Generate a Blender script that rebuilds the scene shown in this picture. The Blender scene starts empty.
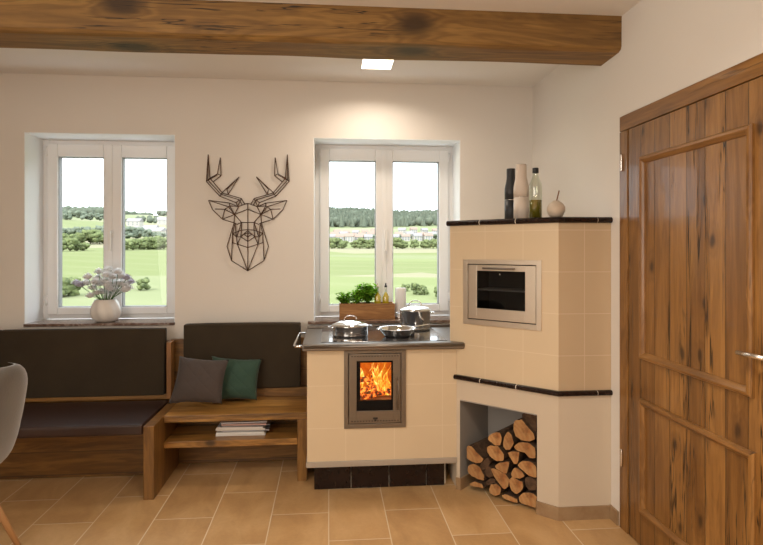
import bpy, bmesh, math, random
from mathutils import Vector, Matrix, noise as mnoise
random.seed(7)
C = bpy.context.scene.collection
PI = math.pi

# ------------------------------------------------------------------ camera model (used to turn measurements into places)
F, U0, V0, EYE = 580.0, 381.5, 249.0, 1.41
CS, CC = 0.0906, 0.9959
def ray(u, v):
    a = (u-U0)/F; b = (V0-v)/F
    return Vector((CS+CC*a, CC-CS*a, b))
def at(u, v, Y):
    r = ray(u, v); t = Y/r.y
    return Vector((r.x*t, Y, EYE+r.z*t))
def atdiag(u, v, D=4.11):
    r = ray(u, v); t = D/(r.x+r.y)
    return Vector((r.x*t, r.y*t, EYE+r.z*t))

# ------------------------------------------------------------------ node helper
class NT:
    def __init__(s, name):
        s.m = bpy.data.materials.new(name); s.m.use_nodes = True
        s.t = s.m.node_tree; s.t.nodes.clear()
        s.out = s.t.nodes.new('ShaderNodeOutputMaterial')
    def n(s, typ, **kw):
        nd = s.t.nodes.new(typ)
        for k, v in kw.items():
            if k.startswith('i_'):
                key = k[2:].replace('_', ' ')
                s.put(nd.inputs[key], v)
            else: setattr(nd, k, v)
        return nd
    def put(s, inp, v):
        if isinstance(v, bpy.types.NodeSocket): s.t.links.new(v, inp)
        else: inp.default_value = v
    def math(s, op, a, b=0.0, c=0.0):
        nd = s.t.nodes.new('ShaderNodeMath'); nd.operation = op
        s.put(nd.inputs[0], a); s.put(nd.inputs[1], b); s.put(nd.inputs[2], c)
        return nd.outputs[0]
    def mix(s, f, a, b, mode='MIX'):
        nd = s.t.nodes.new('ShaderNodeMix'); nd.data_type = 'RGBA'; nd.blend_type = mode
        s.put(nd.inputs[0], f)
        s.put(nd.inputs[6], col(a)); s.put(nd.inputs[7], col(b))
        return nd.outputs[2]
    def ramp(s, f, stops, interp='LINEAR'):
        nd = s.t.nodes.new('ShaderNodeValToRGB'); nd.color_ramp.interpolation = interp
        e = nd.color_ramp.elements
        while len(e) < len(stops): e.new(0.5)
        for i, (p, c) in enumerate(stops):
            e[i].position = p; e[i].color = col(c)
        s.put(nd.inputs[0], f); return nd.outputs[0]
    def smooth(s, f, a, b):
        nd = s.t.nodes.new('ShaderNodeMapRange'); nd.interpolation_type = 'SMOOTHSTEP'
        s.put(nd.inputs[0], f); s.put(nd.inputs[1], a); s.put(nd.inputs[2], b)
        return nd.outputs[0]
    def pos(s, obj=False):
        if obj: return s.n('ShaderNodeTexCoord').outputs['Object']
        return s.n('ShaderNodeNewGeometry').outputs['Position']
    def sep(s, v):
        nd = s.n('ShaderNodeSeparateXYZ'); s.put(nd.inputs[0], v); return nd.outputs
    def comb(s, x, y, z):
        nd = s.n('ShaderNodeCombineXYZ'); s.put(nd.inputs[0], x); s.put(nd.inputs[1], y); s.put(nd.inputs[2], z)
        return nd.outputs[0]
    def noise(s, v, scale, detail=4, rough=.5, dist=0, out='Fac'):
        nd = s.n('ShaderNodeTexNoise'); s.put(nd.inputs['Vector'], v)
        nd.inputs['Scale'].default_value = scale; nd.inputs['Detail'].default_value = detail
        nd.inputs['Roughness'].default_value = rough; nd.inputs['Distortion'].default_value = dist
        return nd.outputs[out]
    def bump(s, h, strength=.3, dist=.01):
        nd = s.n('ShaderNodeBump'); nd.inputs['Strength'].default_value = strength
        nd.inputs['Distance'].default_value = dist; s.put(nd.inputs['Height'], h); return nd.outputs[0]
    def bsdf(s, base, rough=.5, metal=0, bump=None, spec=None, sheen=0, coat=0, emis=None, estr=0, sss=0, trans=0):
        b = s.n('ShaderNodeBsdfPrincipled')
        s.put(b.inputs['Base Color'], col(base)); s.put(b.inputs['Roughness'], rough); s.put(b.inputs['Metallic'], metal)
        if bump is not None: s.put(b.inputs['Normal'], bump)
        if spec is not None: b.inputs['Specular IOR Level'].default_value = spec
        if sheen: b.inputs['Sheen Weight'].default_value = sheen
        if coat: b.inputs['Coat Weight'].default_value = coat
        if trans: b.inputs['Transmission Weight'].default_value = trans
        if emis is not None:
            s.put(b.inputs['Emission Color'], col(emis)); s.put(b.inputs['Emission Strength'], estr)
        s.t.links.new(b.outputs[0], s.out.inputs[0]); return s.m
def col(c):
    if isinstance(c, (tuple, list)) and len(c) == 3: return (*c, 1.0)
    return c
def srgb(r, g, b):
    f = lambda x: ((x/255+.055)/1.055)**2.4 if x/255 > .04045 else x/255/12.92
    return (f(r), f(g), f(b), 1.0)

# ------------------------------------------------------------------ materials
def plain(name, c, rough=.5, metal=0, **kw): return NT(name).bsdf(c, rough, metal, **kw)
def plaster(name, c):
    t = NT(name); p = t.pos()
    n1 = t.noise(p, 1.3, 3); n2 = t.noise(p, 90, 3)
    c2 = tuple(x*.93 for x in c[:3])
    return t.bsdf(t.mix(n1, c, c2), .9, bump=t.bump(n2, .12, .004))
def wood(name, light, mid, dark, axis='x', scale=1.0, knots=.5, rough=.45, plank=0, across='z', off=0.0, seam=.7, cracks=.0, obj=False, coat=0, vary=.35, knot_scale=2.6, ringw=.16, crack_f=13):
    t = NT(name); p = t.sep(t.pos(obj)); ax = {'x': 0, 'y': 1, 'z': 2}
    g = p[ax[axis]]
    others = [a for a in 'xyz' if a != axis]
    a = p[ax[others[0]]]; b = p[ax[others[1]]]
    pid = None
    if plank:
        q = t.math('DIVIDE', t.math('SUBTRACT', p[ax[across]], off), plank)
        pid = t.math('FLOOR', q)
        fr = t.math('SUBTRACT', q, pid)
        edge = t.math('MULTIPLY', t.math('MINIMUM', fr, t.math('SUBTRACT', 1.0, fr)), plank)
        wn = t.n('ShaderNodeTexWhiteNoise', noise_dimensions='1D'); t.put(wn.inputs['W'], t.math('ADD', pid, 3.7))
        rnd = wn.outputs[0]
        shift = t.math('MULTIPLY', rnd, 7.3)
        g = t.math('ADD', g, shift)
    base = t.comb(a, b, t.math('MULTIPLY', g, .35))
    # knots
    vo = t.n('ShaderNodeTexVoronoi', feature='F1', voronoi_dimensions='2D'); vo.inputs['Scale'].default_value = knot_scale*scale
    kv = t.comb(t.math('ADD', a, b), t.math('MULTIPLY', g, .6), 0.0)
    warp = t.n('ShaderNodeVectorMath', operation='ADD'); t.put(warp.inputs[0], kv)
    wv = t.n('ShaderNodeVectorMath', operation='SCALE'); t.put(wv.inputs[0], t.noise(kv, 9*scale, 2, out='Color')); wv.inputs['Scale'].default_value = .035
    t.put(warp.inputs[1], wv.outputs[0]); t.put(vo.inputs['Vector'], warp.outputs[0])
    d = vo.outputs['Distance']
    kc = t.n('ShaderNodeSeparateColor'); t.put(kc.inputs[0], vo.outputs['Color']); gate2 = t.smooth(kc.outputs[0], .42, .5)
    knot = t.math('SUBTRACT', 1.0, t.smooth(d, .03*knots*2, .13*knots*2))
    halo = t.math('MULTIPLY', gate2, t.math('SUBTRACT', 1.0, t.smooth(d, .04, .30))); knot = t.math('MULTIPLY', knot, gate2)
    # grain
    st = t.comb(a, b, t.math('MULTIPLY', g, .07))
    fine = t.noise(st, 45*scale, 6, .65, .3)
    wide = t.noise(t.comb(a, b, t.math('MULTIPLY', g, .12)), 9*scale, 4, .55, 1.2)
    ringc = t.math('ADD', t.math('MULTIPLY', wide, 10.0), t.math('MULTIPLY', halo, 2.6))
    ring = t.math('ADD', t.math('MULTIPLY', t.math('SINE', t.math('MULTIPLY', ringc, 4.2)), .5), .5)
    f = t.math('ADD', t.math('MULTIPLY', fine, .75), t.math('MULTIPLY', ring, ringw))
    f = t.math('ADD', f, t.math('MULTIPLY', t.math('SUBTRACT', wide, .5), .9))
    if pid is not None:
        f = t.math('ADD', f, t.math('MULTIPLY', t.math('SUBTRACT', rnd, .5), vary))
    c = t.ramp(f, [(.12, light), (.5, mid), (.95, dark)])
    c = t.mix(t.math('MULTIPLY', knot, .88 if knots else 0), c, tuple(x*.28 for x in dark[:3]))
    c = t.mix(t.math('MULTIPLY', halo, .35 if knots else 0), c, dark)
    h = t.math('MULTIPLY', fine, -1.0)
    if cracks:
        cn = t.noise(t.comb(t.math('MULTIPLY', a, 1.0), b, t.math('MULTIPLY', g, .045)), crack_f*scale, 4, .62, .4)
        ck = t.math('SUBTRACT', 1.0, t.smooth(t.math('ABSOLUTE', t.math('SUBTRACT', cn, .5)), .002, .016))
        gate = t.smooth(t.noise(t.comb(a, b, t.math('MULTIPLY', g, .25)), 3.1*scale, 2), .5, .62)
        ck = t.math('MULTIPLY', t.math('MULTIPLY', ck, gate), cracks)
        c = t.mix(ck, c, tuple(x*.16 for x in dark[:3])); h = t.math('SUBTRACT', h, t.math('MULTIPLY', ck, 3.0))
    if pid is not None:
        sm = t.math('MULTIPLY', t.math('SUBTRACT', 1.0, t.smooth(t.math('SUBTRACT', edge, t.math('MULTIPLY', t.math('SUBTRACT', fine, .45), .006)), .0005, .0035)), seam)
        c = t.mix(sm, c, tuple(x*.18 for x in dark[:3])); h = t.math('SUBTRACT', h, t.math('MULTIPLY', sm, 2.0))
    return t.bsdf(c, rough, bump=t.bump(h, .25, .003), coat=coat)

M = {}
M['wall'] = plaster('plaster_wall', (.77, .725, .672))
M['ceil'] = plaster('plaster_ceiling', (.80, .77, .73))
M['reveal'] = plain('white_reveal', (.88, .90, .92), .7)
M['pvc'] = plain('window_pvc', (.85, .85, .85), .35)
M['gasket'] = plain('gasket', (.25, .24, .24), .6)
M['steel'] = None
def steel(name, c, rough, axis=0):
    t = NT(name); p = t.sep(t.pos(True)); v = [p[0], p[1], p[2]]; v[axis] = t.math('MULTIPLY', v[axis], .01)
    n = t.noise(t.comb(*v), 500, 2)
    return t.bsdf(t.mix(n, c, tuple(x*.8 for x in c)), t.math('ADD', rough-.06, t.math('MULTIPLY', n, .12)), 1.0)
M['steel'] = steel('brushed_steel', (.25, .22, .19), .40)
M['steel_warm'] = steel('brushed_steel_warm', (.78, .68, .56), .38)
M['polished'] = plain('polished_steel', (.78, .77, .76), .1, 1.0)
M['darkgap'] = plain('dark_gap', (.012, .01, .009), .6)
M['cast'] = plain('hotplate', (.055, .055, .06), .16, .0, coat=.6)
M['blackglass'] = plain('black_glass', (.004, .004, .005), .25, spec=.15)
def glass_pane(name, tint, fac):
    t = NT(name); tr = t.n('ShaderNodeBsdfTransparent'); tr.inputs[0].default_value = col(tint)
    gl = t.n('ShaderNodeBsdfGlossy'); gl.inputs['Roughness'].default_value = .02
    mx = t.n('ShaderNodeMixShader'); mx.inputs[0].default_value = fac
    t.t.links.new(tr.outputs[0], mx.inputs[1]); t.t.links.new(gl.outputs[0], mx.inputs[2])
    t.t.links.new(mx.outputs[0], t.out.inputs[0]); return t.m
M['glass'] = glass_pane('window_glass', (.98, .99, .99), .025)
M['fireglass'] = glass_pane('fire_glass', (.95, .93, .9), .04)
M['ovenglass'] = glass_pane('oven_glass', (.3, .3, .3), .03)
M['bottleglass'] = glass_pane('bottle_glass', (.86, .9, .84), .16)

def tiles_vertical(name, c, grout, hx, hz, x0, z0, w, h, gw=.0022):
    # hx, hy: horizontal direction of the wall in X,Y
    t = NT(name); p = t.sep(t.pos())
    s = t.math('ADD', t.math('MULTIPLY', p[0], hx[0]), t.math('MULTIPLY', p[1], hx[1]))
    def edge(v, o, k):
        q = t.math('DIVIDE', t.math('SUBTRACT', v, o), k); fl = t.math('FLOOR', q); fr = t.math('SUBTRACT', q, fl)
        return t.math('MULTIPLY', t.math('MINIMUM', fr, t.math('SUBTRACT', 1.0, fr)), k)
    e = t.math('MINIMUM', edge(s, x0, w), edge(p[2], z0, h))
    g = t.math('SUBTRACT', 1.0, t.smooth(e, gw*.5, gw*1.2))
    n = t.noise(t.pos(), 5, 3)
    c1 = t.mix(n, c, tuple(x*.93 for x in c))
    return t.bsdf(t.mix(t.math('MULTIPLY', g, .42), c1, grout), .32, bump=t.bump(g, -.12, .002))
R2 = math.sqrt(.5)
CR = (.68, .54, .365)
M['tile_front'] = tiles_vertical('cream_tile_front', CR, (.80, .68, .54), (1, 0), 0, .098, .13, .2835, .245)
M['tile_diag'] = tiles_vertical('cream_tile_diagonal', CR, (.82, .70, .56), (R2, -R2), 0, (.884-3.226)*R2, .635, .233, .2185)
M['tile_side'] = tiles_vertical('cream_tile_side', (.55, .41, .265), (.78, .65, .52), (1, 0), 0, 1.33, .635, .233, .2185)  # darker cream: the shade of the side face is put into the colour
M['render_white'] = plaster('stove_plaster', (.62, .52, .40))
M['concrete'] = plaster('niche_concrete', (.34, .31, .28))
def glazed(name, c):
    t = NT(name); n = t.noise(t.pos(), 30, 3)
    return t.bsdf(t.mix(n, c, tuple(x*.5 for x in c)), .25, spec=.3)
M['glaze'] = glazed('brown_glaze', (.020, .009, .006))
M['grout'] = plain('pale_grout', (.72, .64, .54), .9)
def floor_mat():
    t = NT('stone_floor_tiles'); P = t.pos(); p = t.sep(P)
    qx = t.math('DIVIDE', p[0], .302); ix = t.math('FLOOR', qx); fx = t.math('SUBTRACT', qx, ix)
    par = t.math('ABSOLUTE', t.math('MODULO', ix, 2.0))
    qy = t.math('DIVIDE', t.math('SUBTRACT', t.math('SUBTRACT', p[1], 3.418), t.math('MULTIPLY', par, .303)), .606)
    iy = t.math('FLOOR', qy); fy = t.math('SUBTRACT', qy, iy)
    ex = t.math('MULTIPLY', t.math('MINIMUM', fx, t.math('SUBTRACT', 1.0, fx)), .302)
    ey = t.math('MULTIPLY', t.math('MINIMUM', fy, t.math('SUBTRACT', 1.0, fy)), .606)
    e = t.math('MINIMUM', ex, ey)
    g = t.math('SUBTRACT', 1.0, t.smooth(e, .0016, .0036))
    wn = t.n('ShaderNodeTexWhiteNoise', noise_dimensions='2D'); t.put(wn.inputs['Vector'], t.comb(ix, iy, 0.0))
    n1 = t.noise(t.comb(p[0], t.math('MULTIPLY', p[1], .5), t.math('MULTIPLY', wn.outputs[0], 9.0)), 5, 6, .6, .6)
    n2 = t.noise(P, 60, 4, .6)
    f = t.math('ADD', t.math('MULTIPLY', n1, .8), t.math('MULTIPLY', n2, .2))
    f = t.math('ADD', f, t.math('MULTIPLY', t.math('SUBTRACT', wn.outputs[0], .5), .12))
    c = t.ramp(f, [(.25, (.38, .215, .09)), (.5, (.52, .315, .14)), (.75, (.64, .42, .21))])
    c = t.mix(t.math('MULTIPLY', g, .95), c, (.72, .60, .43))
    h = t.math('SUBTRACT', t.math('MULTIPLY', n2, .3), g)
    return t.bsdf(c, t.math('ADD', .34, t.math('MULTIPLY', n2, .15)), bump=t.bump(h, .3, .002))
M['floor'] = floor_mat()
def stone_base():
    t = NT('stone_baseboard'); n = t.noise(t.pos(), 12, 5, .6)
    return t.bsdf(t.ramp(n, [(.3, (.27, .165, .085)), (.7, (.37, .25, .14))]), .45)
M['stonebase'] = stone_base()
def marble():
    t = NT('brown_marble'); n = t.noise(t.pos(), 14, 6, .65, 1.5)
    return t.bsdf(t.ramp(n, [(.3, (.07, .04, .03)), (.5, (.19, .12, .09)), (.62, (.38, .30, .26)), (.7, (.12, .07, .05))]), .12)
M['marble'] = marble()
L1, L2, L3 = (.31, .155, .038), (.17, .078, .018), (.06, .025, .007)  # dark bench tones: shade below the cushions is put into the wood colour
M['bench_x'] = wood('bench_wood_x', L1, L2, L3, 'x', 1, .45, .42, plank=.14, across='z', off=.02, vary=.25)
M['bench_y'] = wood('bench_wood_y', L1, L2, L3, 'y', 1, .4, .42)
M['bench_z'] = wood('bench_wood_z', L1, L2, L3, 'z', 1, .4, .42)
M['bench_top'] = wood('bench_wood_top', (.54, .285, .075), (.34, .165, .04), L3, 'x', 1, .3, .35, plank=.16, across='y', off=3.55)
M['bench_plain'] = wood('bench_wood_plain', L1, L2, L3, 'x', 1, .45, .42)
M['beam'] = wood('oak_beam', (.33, .18, .048), (.20, .103, .026), (.07, .034, .010), 'x', .8, .75, .6, cracks=.95, knot_scale=3.0, crack_f=21, ringw=.22)
D1, D2, D3 = (.34, .165, .045), (.195, .086, .021), (.07, .028, .008)
M['door'] = wood('old_door_wood', D1, D2, D3, 'z', 1.1, .4, .32, plank=.118, across='y', off=2.742, cracks=1.0, coat=.12, vary=.3, knot_scale=4.2, ringw=.08)
M['door_trim_z'] = wood('door_trim_upright', D1, D2, D3, 'z', 1.2, .3, .32, cracks=.4, coat=.08)
M['door_trim_y'] = wood('door_trim_across', D1, D2, D3, 'y', 1.2, .3, .32, cracks=.5, coat=.08, ringw=.05)
M['planter'] = wood('planter_wood', (.50, .25, .085), (.30, .135, .04), (.12, .048, .014), 'x', 2, .5, .5)
M['beech'] = plain('beech_leg', (.42, .22, .09), .4)
def fabric(name, c, scale=700, mott=.25, rough=.95, sheen=.3):
    t = NT(name); p = t.pos(True); n = t.noise(p, scale, 2); m = t.noise(p, 6, 4, .6)
    c2 = tuple(x*(1-mott) for x in c)
    cc = t.mix(m, c, c2); cc = t.mix(t.math('MULTIPLY', n, .5), cc, tuple(x*.55 for x in c))
    return t.bsdf(cc, rough, bump=t.bump(n, .35, .002), sheen=sheen)
M['backfab'] = fabric('dark_olive_chenille', (.052, .035, .017), 260, .65, sheen=0)
M['leather'] = NT('brown_leather'); _t = M['leather']; M['leather'] = _t.bsdf(_t.mix(_t.noise(_t.pos(), 4, 3), (.026, .011, .008), (.042, .02, .014)), .42, bump=_t.bump(_t.noise(_t.pos(), 160, 3), .2, .002))
def quilt(name, c):
    t = NT(name); p = t.sep(t.pos(True))
    a = t.math('ADD', p[0], p[2]); b = t.math('SUBTRACT', p[0], p[2])
    w = lambda q: t.math('POWER', t.math('ABSOLUTE', t.math('SINE', t.math('MULTIPLY', q, 38.0))), .35)
    h = t.math('MINIMUM', w(a), w(b)); n = t.noise(t.pos(True), 400, 2)
    return t.bsdf(t.mix(t.math('MULTIPLY', n, .5), c, tuple(x*.6 for x in c)), .85, bump=t.bump(t.math('ADD', h, t.math('MULTIPLY', n, .1)), .35, .006), sheen=.08)
M['pillow_grey'] = quilt('grey_quilted', (.062, .046, .040))
M['pillow_green'] = quilt('green_quilted', (.028, .070, .047))
M['chairfab'] = fabric('chair_velvet', (.105, .085, .064), 120, .35, sheen=.5)
def ceramic(name, c, rough=.35): return plain(name, c, rough)
M['ceramic'] = ceramic('matt_ceramic', (.72, .68, .64), .5)
M['potwhite'] = ceramic('cream_ceramic', (.56, .46, .36), .4)
M['black'] = plain('matt_black', (.018, .018, .02), .5)
M['millwhite'] = plain('mill_white', (.62, .53, .45), .5)
M['oil'] = plain('olive_oil', (.16, .13, .01), .15)
M['oilyellow'] = plain('yellow_oil', (.75, .52, .02), .15)
M['label'] = plain('dark_label', (.20, .17, .05), .6)
M['paper'] = plain('paper', (.80, .79, .78), .9)
M['iron'] = plain('bronze_iron', (.075, .034, .016), .5, .1)
def translucent(name, a, b_, sc, fac=.5):
    t = NT(name); c = t.mix(t.noise(t.pos(), sc, 3), a, b_)
    d = t.n('ShaderNodeBsdfDiffuse'); t.put(d.inputs[0], c); tr = t.n('ShaderNodeBsdfTranslucent'); t.put(tr.inputs[0], c)
    mx = t.n('ShaderNodeMixShader'); mx.inputs[0].default_value = fac
    t.t.links.new(d.outputs[0], mx.inputs[1]); t.t.links.new(tr.outputs[0], mx.inputs[2]); t.t.links.new(mx.outputs[0], t.out.inputs[0]); return t.m
M['leaf'] = translucent('herb_leaf', (.14, .38, .025), (.36, .64, .07), 30)
M['stem'] = plain('green_stem', (.07, .15, .03), .6)
M['petal'] = translucent('petals', (.86, .84, .84), (.97, .96, .95), 55, .35)
M['petal_lilac'] = translucent('petals_lilac', (.52, .47, .56), (.80, .77, .82), 55, .35)
M['soil'] = plain('soil', (.03, .02, .012), .95)
def bark():
    t = NT('bark'); n = t.noise(t.pos(True), 28, 5, .65)
    return t.bsdf(t.ramp(n, [(.3, (.035, .018, .009)), (.7, (.13, .07, .035))]), .95, bump=t.bump(n, .8, .01))
M['bark'] = bark()
def cutwood():
    t = NT('cut_wood'); P = t.pos(True); n = t.noise(P, 22, 4, .6); n2 = t.noise(P, 7, 3)
    v = t.n('ShaderNodeTexWave', wave_type='RINGS'); v.inputs['Scale'].default_value = 16; v.inputs['Distortion'].default_value = 3
    t.put(v.inputs['Vector'], P)
    f = t.math('ADD', t.math('MULTIPLY', n, .5), t.math('MULTIPLY', v.outputs['Fac'], .12))
    c = t.ramp(f, [(.2, (.52, .29, .115)), (.42, (.40, .19, .06)), (.62, (.24, .085, .022))])
    oi = t.n('ShaderNodeObjectInfo'); rv = oi.outputs['Random']
    c = t.mix(t.math('MULTIPLY', t.smooth(n2, .48, .62), .85), c, (.42, .12, .02))
    c = t.mix(t.math('MULTIPLY', t.smooth(t.noise(P, 16, 5, .7), .52, .7), .6), c, (.13, .06, .025))
    c = t.mix(t.math('MULTIPLY', rv, .45), c, (.22, .10, .035))
    return t.bsdf(c, .8, bump=t.bump(n, .3, .004))
M['cutwood'] = cutwood()
M['firebrick'] = NT('firebrick'); _t = M['firebrick']; M['firebrick'] = _t.bsdf(_t.mix(_t.noise(_t.pos(), 20, 4), (.25, .12, .06), (.08, .04, .03)), .95)
def flame_mat(name, top, bot, s):
    t = NT(name); P = t.pos(); p = t.sep(P)
    n = t.noise(t.comb(p[0], p[1], t.math('MULTIPLY', p[2], .45)), 26, 5, .6, 1.5)
    c = t.ramp(n, [(.32, (.75, .07, .0)), (.46, (1, .22, .01)), (.56, (1, .48, .05)), (.66, (1, .80, .30))])
    e = t.n('ShaderNodeEmission'); t.put(e.inputs[0], c); t.put(e.inputs[1], t.math('MULTIPLY', t.math('ADD', n, .1), s))
    tr = t.n('ShaderNodeBsdfTransparent'); mx = t.n('ShaderNodeMixShader')
    t.put(mx.inputs[0], t.smooth(n, .30, .5))
    t.t.links.new(tr.outputs[0], mx.inputs[1]); t.t.links.new(e.outputs[0], mx.inputs[2])
    t.t.links.new(mx.outputs[0], t.out.inputs[0]); return t.m
M['flame'] = flame_mat('flame', 0, 0, 2.4)
def glow_back():
    t = NT('glowing_firebrick'); P = t.pos()
    n = t.noise(P, 13, 4, .6, .8)
    c = t.ramp(n, [(.3, (.35, .03, .0)), (.5, (.85, .12, .0)), (.7, (1, .35, .02))])
    return t.bsdf((.1, .05, .03), .9, emis=c, estr=.8)
M['glowback'] = glow_back()
def ember():
    t = NT('burning_wood'); n = t.noise(t.pos(), 40, 4, .6)
    c = t.ramp(n, [(.42, (.02, .006, .003)), (.52, (.6, .06, .0)), (.62, (1, .35, .05))])
    return t.bsdf((.03, .015, .01), .95, emis=c, estr=1.6)
M['ember'] = ember()
def emit(name, c, s):
    t = NT(name); e = t.n('ShaderNodeEmission'); e.inputs[0].default_value = col(c); e.inputs[1].default_value = s
    t.t.links.new(e.outputs[0], t.out.inputs[0]); return t.m
M['lamp'] = emit('lamp_diffuser', (1, .86, .68), 6)
M['chrome'] = plain('satin_nickel', (.75, .72, .69), .25, 1.0)

# ------------------------------------------------------------------ mesh builder
def wloc(o):
    v = Vector((0, 0, 0))
    while o is not None: v = v + o.location; o = o.parent
    return v
class MB:
    def __init__(s): s.v = []; s.f = []; s.mi = []; s.sm = []
    def add(s, vs, fs, T=None, mi=0, smooth=False):
        o = len(s.v)
        for p in vs:
            p = Vector(p); s.v.append(T(p) if callable(T) else (T @ p if T is not None else p))
        for k, f in enumerate(fs):
            s.f.append([o+i for i in f]); s.mi.append(mi); s.sm.append(smooth)
        return s
    def box(s, x0, x1, y0, y1, z0, z1, T=None, mi=0):
        vs = [(x, y, z) for x in (x0, x1) for y in (y0, y1) for z in (z0, z1)]
        fs = [(0, 1, 3, 2), (4, 6, 7, 5), (0, 4, 5, 1), (2, 3, 7, 6), (0, 2, 6, 4), (1, 5, 7, 3)]
        return s.add(vs, fs, T, mi)
    def prism(s, poly, z0, z1, T=None, mi=0, smooth=False, sides=None):
        n = len(poly)
        a = sum(poly[i][0]*poly[(i+1) % n][1]-poly[(i+1) % n][0]*poly[i][1] for i in range(n))
        if a < 0: poly = poly[::-1]
        vs = [(x, y, z0) for x, y in poly]+[(x, y, z1) for x, y in poly]
        s.add(vs, [tuple(range(n-1, -1, -1)), tuple(range(n, 2*n))], T, mi)
        o = len(s.v)-2*n
        for i in range(n):
            j = (i+1) % n
            s.f.append([o+i, o+j, o+n+j, o+n+i]); s.sm.append(smooth)
            s.mi.append(sides((poly[i], poly[j])) if sides else mi)
        return s
    def lathe(s, prof, c, seg=32, T=None, mi=0, sx=1, sy=1, caps=True, axis='z'):
        vs = []; fs = []
        for r, z in prof:
            for k in range(seg):
                a = 2*PI*k/seg; q = (r*math.cos(a)*sx, r*math.sin(a)*sy, z)
                vs.append(q)
        for i in range(len(prof)-1):
            for k in range(seg):
                k2 = (k+1) % seg
                fs.append((i*seg+k, i*seg+k2, (i+1)*seg+k2, (i+1)*seg+k))
        if caps:
            fs.append(tuple(range(seg-1, -1, -1))); fs.append(tuple((len(prof)-1)*seg+k for k in range(seg)))
        c = Vector(c)
        return s.add([Vector(p)+c if T is None else T @ Vector(p)+c for p in vs], fs, None, mi, True)
    def tube(s, pts, r, seg=8, mi=0, closed=False, r2=None):
        pts = [Vector(p) for p in pts]; n = len(pts); rings = []
        for i, p in enumerate(pts):
            if closed: d = pts[(i+1) % n]-pts[i-1]
            else: d = (pts[min(i+1, n-1)]-pts[max(i-1, 0)])
            d.normalize()
            up = Vector((0, 0, 1)) if abs(d.z) < .9 else Vector((1, 0, 0))
            a = d.cross(up).normalized(); b = d.cross(a).normalized()
            rr = r if r2 is None else r+(r2-r)*i/(n-1)
            rings.append([p+(a*math.cos(2*PI*k/seg)+b*math.sin(2*PI*k/seg))*rr for k in range(seg)])
        vs = [q for g in rings for q in g]; fs = []
        m = n if closed else n-1
        for i in range(m):
            i2 = (i+1) % n
            for k in range(seg):
                k2 = (k+1) % seg; fs.append((i*seg+k, i*seg+k2, i2*seg+k2, i2*seg+k))
        if not closed: fs.append(tuple(range(seg-1, -1, -1))); fs.append(tuple((n-1)*seg+k for k in range(seg)))
        return s.add(vs, fs, None, mi, True)
    def blob(s, c, r, sub=2, jit=.2, freq=2.0, sz=(1, 1, 1), mi=0, seed=0):
        bm = bmesh.new(); bmesh.ops.create_icosphere(bm, subdivisions=sub, radius=1.0)
        c = Vector(c); vs = []
        for v in bm.verts:
            d = 1+jit*mnoise.noise(v.co*freq+Vector((seed, seed*1.7, 0)))*1.6
            vs.append(c+Vector((v.co.x*sz[0], v.co.y*sz[1], v.co.z*sz[2]))*r*d)
        fs = [tuple(v.index for v in f.verts) for f in bm.faces]; bm.free()
        return s.add(vs, fs, None, mi, True)
    def build(s, name, mat, parent=None, bevel=0, seg=2, label=None, sub=0, origin=None, weld=True):
        mats = mat if isinstance(mat, (list, tuple)) else [mat]
        if parent is not None: o0 = wloc(parent)
        elif origin is not None: o0 = Vector(origin)
        else:
            xs = [v.x for v in s.v]; ys = [v.y for v in s.v]; zs = [v.z for v in s.v]
            o0 = Vector(((min(xs)+max(xs))/2, (min(ys)+max(ys))/2, min(zs)))
        me = bpy.data.meshes.new(name)
        me.from_pydata([v-o0 for v in s.v], [], s.f)
        for p, a, b in zip(me.polygons, s.mi, s.sm): p.material_index = a; p.use_smooth = b
        bm = bmesh.new(); bm.from_mesh(me); bmesh.ops.recalc_face_normals(bm, faces=bm.faces); bm.to_mesh(me); bm.free()
        for m in mats: me.materials.append(m)
        o = bpy.data.objects.new(name, me); C.objects.link(o)
        if parent is not None: o.parent = parent
        else: o.location = o0
        if bevel:
            b = o.modifiers.new('bevel', 'BEVEL'); b.width = bevel; b.segments = seg; b.limit_method = 'ANGLE'; b.angle_limit = .7
            b.harden_normals = False
        if sub:
            b = o.modifiers.new('sub', 'SUBSURF'); b.levels = sub; b.render_levels = sub
        if label: o['label'] = label
        return o
def empty(name, loc, label=None, cat=None, group=None):
    o = bpy.data.objects.new(name, None); C.objects.link(o); o.location = loc; o.empty_display_size = .1
    return tag(o, label, cat, group)
def tag(o, label=None, cat=None, group=None, kind=None):
    if label: o['label'] = label
    if cat: o['category'] = cat
    if group: o['group'] = group
    if kind: o['kind'] = kind
    return o
def struct(o, label=None):
    o['kind'] = 'structure'
    if label: o['label'] = label
    return o
def arc(c, r, a0, a1, n, plane='xz'):
    out = []
    for i in range(n+1):
        a = a0+(a1-a0)*i/n; p = [c[0], c[1], c[2]]
        p['xyz'.index(plane[0])] += r*math.cos(a); p['xyz'.index(plane[1])] += r*math.sin(a); out.append(tuple(p))
    return out

# ------------------------------------------------------------------ room shell
CEIL = 2.588; XR = 1.475; XL = -3.3; YB = 4.10; YF = -2.6; YO = 4.52
struct(MB().box(XL-.3, XR+.3, YF-.3, YB+.0, -.2, 0).build('floor', M['floor']), 'stone-look floor tiles laid in a half bond')
struct(MB().box(XL-.3, XR+.3, YF-.3, YO, CEIL, CEIL+.3).build('ceiling', M['ceil']), 'plain off-white plaster ceiling')
WINS = [(-2.039, -1.053, .89, 2.196), (-.106, .942, .89, 2.193)]
b = MB(); xs = [XL-.3, WINS[0][0], WINS[0][1], WINS[1][0], WINS[1][1], XR+.3]
for i in range(5):
    if i in (1, 3):
        w = WINS[0 if i == 1 else 1]
        b.box(xs[i], xs[i+1], YB, YO, -.2, w[2]); b.box(xs[i], xs[i+1], YB, YO, w[3], CEIL+.3)
    else: b.box(xs[i], xs[i+1], YB, YO, -.2, CEIL+.3)
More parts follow.
